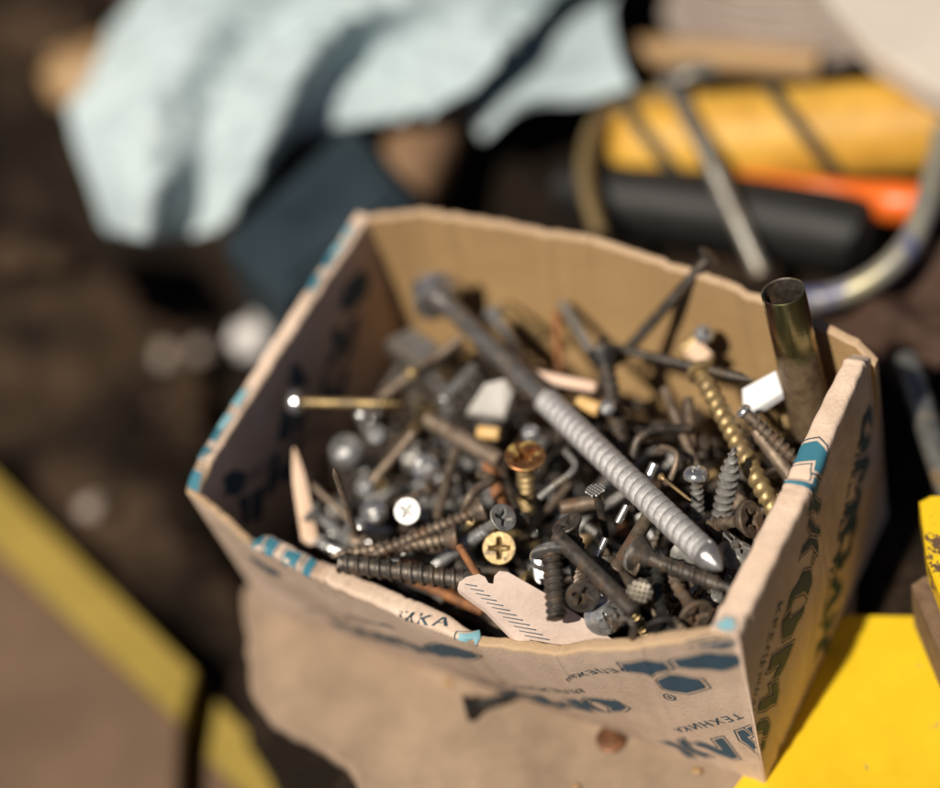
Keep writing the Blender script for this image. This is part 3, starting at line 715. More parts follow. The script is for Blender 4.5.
    h('zinc_bolt', 'shiny threaded bolt behind the grey shank of the anchor screw', 'bolt', (492, 312, 4.8), (526, 368, 4.6), 'pan', 17, 24, ('zinc', 'zinc'), 0, tip=False)
    h('bolt', 'bolt with a white glinting round head at the back right near the pipe', 'bolt', (706, 333, 5.9), (686, 392, 4.2), 'round', 15, 20, ('zinc', 'brass'), 0, glint=(.4, .3, 0))
    h('machine_screw', 'small screw with a bright head beside the white plastic chip, threads running right', 'screw', (741, 409, 6.3), (806, 470, 5.0), 'pan', 17, 18, ('chrome', 'brown'), 0, smooth=.25)
    h('steel_bar', 'tan bar lying parallel to and right of the gold lag screw', 'bar', (756, 430, 5.4), (802, 492, 4.8), 'rod', 17, 17, ('tan', 'tan'))
    # left side
    h('wood_screw', 'long screw lying level at the left, bright head by the left wall and gold threads', 'screw', (289, 402, 5.9), (402, 404, 5.6), 'round', 13, 26, ('chrome', 'brass'), 0, smooth=2.0)
    h('hex_bolt', 'largest round-headed bolt at the left, its domed shiny end up', 'bolt', (342, 446, 5.0), (346, 500, 3.2), 'round', 26, 36, ('zinc', 'grey'), .2, glint=(-.35, .35, 0))
    h('cap_screw', 'bolt with a small white glint behind the large shiny bolt at the left', 'bolt', (376, 434, 5.0), (392, 478, 3.8), 'pan', 14, 20, ('zinc', 'zinc'), 0, glint=(.07, .05, 0))
    h('small_screw', 'small grey-blue screw end above the large shiny bolt at the left', 'screw', (361, 410, 5.0), (368, 440, 4.3), 'round', 12, 17, ('chrome', 'grey'), 0)
    h('machine_screw', 'screw with a flat bright white cross head facing the camera, left of centre', 'screw', (407, 511, 5.7), (402, 468, 4.3), 'flat', 15, 26, ('zinc_dull', 'zinc'), .6, glint=(.0, .0, 0))
    h('ball_bolt', 'silver bolt with a domed head lying behind the white cross head screw', 'bolt', (425, 468, 5.1), (400, 506, 4.8), 'pan', 13, 30, ('chrome', 'chrome'), 0, tip=False, glint=(.2, -.1, 0))
    h('pan_screw', 'shiny silver pan head lying low at the left of the white cross head screw', 'bolt', (371, 511, 5.0), (350, 545, 4.6), 'pan', 17, 28, ('chrome', 'zinc'), 0, glint=(-.15, .1, 0))
    h('pan_screw', 'silver oval screw head close behind the front rim at the left', 'bolt', (352, 530, 5.2), (400, 500, 4.4), 'pan', 16, 24, ('zinc', 'zinc'), .4, glint=(-.3, -.1, 0))
    h('pan_screw', 'small silver screw head just above the two shiny heads at the left', 'bolt', (363, 487, 4.9), (380, 520, 4.2), 'pan', 14, 20, ('zinc', 'zinc'), .4, glint=(-.05, .0, 0))
    h('steel_rod', 'thin tan rod pointing down left in front of the silver bolts', 'rod', (414, 432, 5.4), (372, 482, 4.8), 'rod', 11, 11, ('tan', 'tan'))
    h('steel_rod', 'thick tan rod ending by the upright orange-headed screw', 'rod', (427, 418, 5.4), (500, 461, 5.4), 'rod', 20, 20, ('tan', 'tan'))
    h('steel_rod', 'slim silver-blue rod in front of the anchor screw shank', 'rod', (442, 402, 5.2), (474, 368, 5.0), 'rod', 12, 12, ('zinc', 'zinc'))
    h('steel_rod', 'brown rod standing steeply left of the taupe cross head', 'rod', (456, 448, 5.2), (436, 520, 5.0), 'rod', 12, 12, ('brown', 'brown'))
    h('rusty_rod', 'pinkish rusty screw lying in front of the anchor screw shank', 'screw', (462, 338, 5.6), (380, 398, 5.2), 'rod', 12, 12, ('tan', 'tan'))
    h('wood_screw', 'long brown finely threaded screw curving over the front left of the heap', 'screw', (484, 508, 5.8), (360, 560, 5.6), 'flat', 18, 26, ('brown', 'brown'), 0, pitch=.18)
    h('wood_screw', 'dark screw with fine threads lying along the front rim at the left', 'screw', (458, 538, 5.5), (330, 556, 5.6), 'flat', 20, 26, ('brown', 'tan'), 0, pitch=.18)
    h('lag_screw', 'thickest dark screw at the front left with deep widely spaced threads', 'screw', (478, 582, 5.3), (338, 562, 5.7), 'rod' if 0 else 'flat', 26, 28, ('dark', 'dark'), 0, pitch=.27, shape='coarse', tip=False)
    h('rusty_pin', 'bright orange rusted pin above the left end of the white paper scrap', 'pin', (459, 546, 6.0), (478, 576, 5.9), 'rod', 9, 9, ('rust', 'rust'))
    h('steel_rod', 'smooth grey-brown rod lying level behind the black edge-on screw head', 'rod', (560, 508, 5.4), (606, 500, 5.4), 'rod', 17, 17, ('brown', 'brown'))
    h('rusty_rod', 'rust red shank leaning behind the taupe cross head', 'pin', (486, 462, 5.0), (508, 512, 4.4), 'rod', 12, 12, ('rust', 'rust'))
    h('zinc_pin', 'short bright pin just left of the pale round cross-hatched nail head', 'pin', (627, 505, 5.8), (618, 522, 5.6), 'rod', 8, 8, ('chrome', 'chrome'))
    h('zinc_pin', 'short bright pin below the pale round cross-hatched nail head', 'pin', (606, 538, 5.8), (598, 556, 5.6), 'rod', 8, 8, ('chrome', 'chrome'))
    h('brass_pin', 'thin brass pin pointing down right above the anchor screw', 'pin', (660, 476, 6.0), (690, 500, 6.0), 'nail', 4, 8, ('brass', 'brass'))
    h('silver_pin', 'stubby shiny pin beside the thin brass pin above the anchor screw', 'pin', (655, 463, 6.0), (646, 484, 5.7), 'rod', 11, 11, ('chrome', 'chrome'))
    h('steel_rod', 'pinkish tan rod leaning down at the right behind the bright rounded bolt', 'rod', (664, 388, 5.5), (697, 470, 5.2), 'rod', 11, 11, ('tan', 'tan'))
    h('steel_rod', 'brown rod crossing under the level dark nail at the back right', 'rod', (688, 398, 5.4), (693, 462, 5.0), 'rod', 12, 12, ('brown', 'brown'))
    h('drywall_screw', 'dark screw pointing down beneath the black cross head beside the paper scrap', 'screw', (606, 560, 5.8), (612, 632, 5.3), 'flat', 15, 28, ('dark', 'dark'), 0)
    h('washer_screw', 'silver washer head lying tilted under the end of the flat black bar', 'screw', (606, 618, 5.5), (590, 600, 4.6), 'flange', 14, 40, ('zinc', 'zinc'), 0)
    h('wood_screw', 'brown countersunk screw tilted by the brown rod, its head seen edge-on', 'screw', (629, 562, 6.0), (668, 566, 5.3), 'flat', 14, 34, ('brown', 'brown'), 0)
    h('copper_nail', 'orange rusted nail with a small head near the bright glass-like bead at the back', 'nail', (612, 405, 5.2), (566, 416, 5.2), 'rod', 17, 17, ('rust', 'rust'))
    h('bead_screw', 'screw with a bright white round head above the anchor screw thread', 'screw', (607, 407, 5.9), (612, 440, 5.0), 'pan', 11, 17, ('chrome', 'zinc'), 0, glint=(.0, .05, 0))
    h('bead_screw', 'screw with a bluish white round head left of where the anchor thread begins', 'screw', (530, 433, 5.8), (524, 470, 4.8), 'pan', 10, 19, ('chrome', 'zinc'), 0, glint=(.0, .05, 0))
    h('bead_screw', 'tarnished pink bead-like screw head in front of the anchor screw head', 'screw', (407, 377, 5.7), (440, 352, 5.5), 'ball', 9, 15, ('brass', 'tan'), 0)
heroes()
# bent wires, pegs, chips, paper
def wire(name, label, cat, pts, r, mat):
    mb = MB(); c = Vector(at(*pts[0])); tube(mb, [at(*p) - c for p in pts], r, 12, 5)
    o = link(name, mb.mesh(name, M[mat])); o.location = c * CM; return tag(o, label, cat)
wire('bent_nail', 'bent silver wire hook right of the upright orange-headed screw', 'wire', [(540, 497, 5.6), (556, 484, 5.9), (570, 474, 6.0), (575, 464, 5.9), (566, 452, 5.6)], .1, 'grey')
wire('wire_staple', 'small bent tan wire staple behind the anchor screw', 'wire', [(661, 447, 5.9), (672, 450, 6.1), (677, 458, 6.1), (671, 478, 5.8), (663, 486, 5.4)], .08, 'tan')
wire('wire_hook', 'dark bent rod arching behind the anchor screw thread', 'wire', [(632, 462, 5.5), (638, 440, 5.9), (655, 430, 5.9), (690, 428, 5.6)], .12, 'dark')
wire('wire_clip', 'dark hooked wire clip at the lower end of the flat black bar', 'wire', [(614, 628, 6.1), (618, 622, 6.5), (626, 618, 6.6), (634, 626, 6.5), (632, 638, 6.0)], .08, 'dark')
wire('wire_clip', 'rust-brown curled wire left of the taupe cross head', 'wire', [(462, 520, 5.5), (468, 500, 6.0), (478, 488, 6.0), (492, 480, 5.8), (480, 474, 5.5)], .12, 'brown')
wire('wire_clip', 'grey crescent of wire right of the brown weathered rod', 'wire', [(632, 575, 5.5), (627, 562, 6.1), (633, 548, 6.3), (640, 540, 6.0)], .1, 'grey')
M['wood'] = plain('pale_wood', (.66, .46, .32), (.76, .56, .41), .7, 60, .4, 600)
M['peg'] = plain('pink_beech', (.72, .50, .38), (.80, .60, .47), .7, 80, .4, 700)
M['plug'] = plain('ochre_plastic', (.62, .38, .14), (.70, .46, .19), .45, 80, .1, 500)
def peg():
    p, q = at(527, 374, 5.3), at(597, 388, 5.3); L = (q - p).length; mb = MB()
    prof = [(0, .09), (.06, .145)] + [(.06 + i * .07, .15 + (.018 if i % 2 else 0)) for i in range(1, int((L - .2) / .07))] + [(L - .05, .145), (L, .09)]
    lathe(mb, prof, 14); o = link('wooden_peg', mb.mesh('wooden_peg', M['peg'])); o.matrix_world = orient(p, q)
    tag(o, 'pale pink ribbed wooden dowel behind the start of the anchor thread', 'dowel'); HERO.append((tuple(p), tuple(q), .15, .15))
peg()
def plugs():
    for lab, a, b, r in (('short ochre plug between the tan rod and the anchor screw', (478, 432, 5.4), (500, 434, 5.4), .19),
                         ('ochre plug beside the bright white round head above the anchor thread', (578, 402, 5.5), (600, 410, 5.5), .2)):
        p, q = at(*a), at(*b); mb = MB(); L = (q - p).length; lathe(mb, [(0, r * .8), (.06, r), (L - .06, r), (L, r * .8)], 18)
        o = link('plastic_plug', mb.mesh('plastic_plug', M['plug'])); o.matrix_world = orient(p, q); tag(o, lab, 'plug')
plugs()
def sliver():
    mb = MB(); a = [at(294, 448, 5.6), at(300, 482, 5.2), at(311, 545, 4.2)]; c = a[0].copy()
    tube(mb, [p - c for p in a], [.03, .2, .24], 6, 4, flat=.5); o = link('wood_sliver', mb.mesh('wood_sliver', M['wood'], angle=20)); o.location = c * CM
    tag(o, 'pale splinter of wood standing by the left end of the box', 'wood sliver')
sliver()
M['chip'] = plain('white_plastic', (.80, .82, .84), (.88, .89, .90), .3, 40, .05, 300)
M['chip2'] = plain('grey_plastic', (.30, .28, .26), (.40, .38, .35), .5, 60, .1, 300)
def chip(name, label, pts, th, mat, cat, bev=.04):
    mb = MB(); c = at(*pts[0]); slab(mb, [at(*p) - c for p in pts], th, bev=bev); o = link(name, mb.mesh(name, M[mat], angle=20)); o.location = c * CM; tag(o, label, cat)
chip('plastic_chip', 'glossy white plastic chip leaning against the rainbow coloured tube', [(742, 388, 6.0), (776, 370, 6.3), (783, 392, 5.9), (755, 410, 5.6), (743, 404, 5.6)], .25, 'chip', 'plastic chip')
chip('metal_offcut', 'flat grey four-sided offcut below the anchor screw shank', [(466, 412, 5.0), (484, 383, 5.5), (505, 378, 5.6), (513, 392, 5.5), (504, 417, 5.0)], .15, 'chip2', 'offcut')
chip('steel_block', 'dull olive grey block under the anchor screw head', [(384, 342, 4.6), (412, 326, 5.1), (440, 345, 5.1), (420, 372, 4.5)], .5, 'anchor_dull', 'block')
chip('plastic_shard', 'pale shard lying among the screws at the back right', [(684, 352, 5.3), (697, 338, 5.6), (712, 352, 5.5), (700, 364, 5.1)], .12, 'wood', 'shard')
def paper_scrap():
    M['paper'] = plain('pale_card', (.56, .44, .37), (.68, .55, .47), .8, 90, .5, 700)
    A, B, D = at(470, 578, 6.3), at(628, 650, 4.6), at(515, 640, 4.9); N = (B - A).cross(D - A).normalized()
    if N.z < 0: N = -N
    def pl(x, y, o=0):
        d = RC.transposed() @ Vector(((x - 470) / FPX, (394 - y) / FPX, -1.0)); return CP + d * ((A - CP).dot(N) / d.dot(N)) + N * o
    top = [(457, 588), (459, 581), (466, 576), (478, 573), (484, 576), (487, 582), (493, 583), (494, 575), (499, 570), (508, 571), (545, 592), (585, 619), (628, 650), (600, 657), (548, 658), (515, 640), (484, 608)]
    c = pl(*top[0]); mb = MB(); slab(mb, [pl(*p) - c for p in top], .24, bev=.035)
    o = link('paper_scrap', mb.mesh('paper_scrap', M['paper'], angle=20)); o.location = c * CM
    tag(o, 'pale torn card scrap printed with black tick marks, wedged behind the front rim', 'card scrap')
    mb = MB()
    for i in range(13):
        t = i / 12; x0, y0 = lerp(465, 530, t), lerp(584, 640, t); l = lerp(12, 26, t)
        a, b = pl(x0, y0, .012) - c, pl(x0 + l, y0 + l * .17, .012) - c; d = (b - a).cross(N).normalized() * .013; up = -N * .02
        mb.add([a - d * .4, b - d, b + d, a + d * .4, a - d + up, b - d + up, b + d + up, a + d + up], [(0, 1, 2, 3), (0, 4, 5, 1), (1, 5, 6, 2), (2, 6, 7, 3), (3, 7, 4, 0)])
    link('tick_marks', mb.mesh('tick_marks', M['navy'], smooth=False), o)
paper_scrap()
def steel_pipe():
    p, q = at(783, 291, 8.7), at(816, 440, 3.9); L = (q - p).length; mb = MB(); R = .53; r = .47
    lathe(mb, [(.35, r), (.02, r + .005), (0, R - .03), (.02, R)] + [(x / 10 * L, R) for x in range(1, 11)] + [(L, r), (L - .05, r), (.35, r)], 48, noise_amp=.006)
    for n_, f in enumerate(mb.f):
        if sum(math.hypot(mb.v[i][1], mb.v[i][2]) for i in f) / len(f) < .495: mb.mi[n_] = 1
    o = link('steel_tube', mb.mesh('steel_tube', [M['pipe'], M['dark']], angle=50)); o.matrix_world = orient(p, q)
    tag(o, 'open steel tube with a yellow and red sheen standing in the right corner', 'tube'); HERO.append((tuple(p), tuple(q), .55, .55))
steel_pipe()
#FILL
# ------------------------------------------------------------------ the rest of the heap
TYPES = [(3.6, .19, .40, 'flat', ('dark', 'dark'), 'wood_screw', 'dark cross-head screw', 'screw', {}),
         (4.6, .20, .42, 'bugle', ('dark', 'dark'), 'drywall_screw', 'long dark drywall screw', 'screw', {'pitch': .26, 'shape': 'coarse'}),
         (3.0, .17, .36, 'flat', ('brown', 'brown'), 'wood_screw', 'short brown weathered screw', 'screw', {'smooth': .6}),
         (3.8, .20, .42, 'flat', ('grey', 'zinc'), 'wood_screw', 'grey bright-threaded screw', 'screw', {'smooth': .5}),
         (2.6, .17, .34, 'pan', ('grey', 'grey'), 'pan_head_screw', 'short dull grey round-topped screw', 'screw', {}),
         (4.2, .12, .28, 'nail', ('dark', 'dark'), 'nail', 'long dark nail', 'nail', {}),
         (3.2, .11, .26, 'nail', ('tan', 'tan'), 'nail', 'dusty tan nail', 'nail', {}),
         (3.0, .20, .38, 'pan', ('zinc', 'zinc'), 'machine_screw', 'bright zinc machine screw', 'screw', {'tip': False, 'pitch': .15}),
         (2.4, .22, .42, 'hex', ('grey', 'grey'), 'hex_bolt', 'dull grey hexagon bolt', 'bolt', {'tip': False, 'pitch': .17}),
         (3.6, .20, .20, 'rod', ('brown', 'brown'), 'steel_dowel', 'thick brown rusted pin', 'pin', {}),
         (2.8, .17, .17, 'rod', ('rust', 'rust'), 'steel_dowel', 'orange rusted pin', 'pin', {}),
         (2.2, .25, .45, 'hexflange', ('dark', 'dark'), 'hex_bolt', 'stubby dark flanged bolt', 'bolt', {'tip': False, 'pitch': .18}),
         (2.8, .20, .40, 'flat', ('brass', 'brass'), 'wood_screw', 'yellow brass-coloured screw', 'screw', {})]
TYPES = [(a[0], a[1] * .8, a[2] * .84) + a[3:] for a in TYPES]
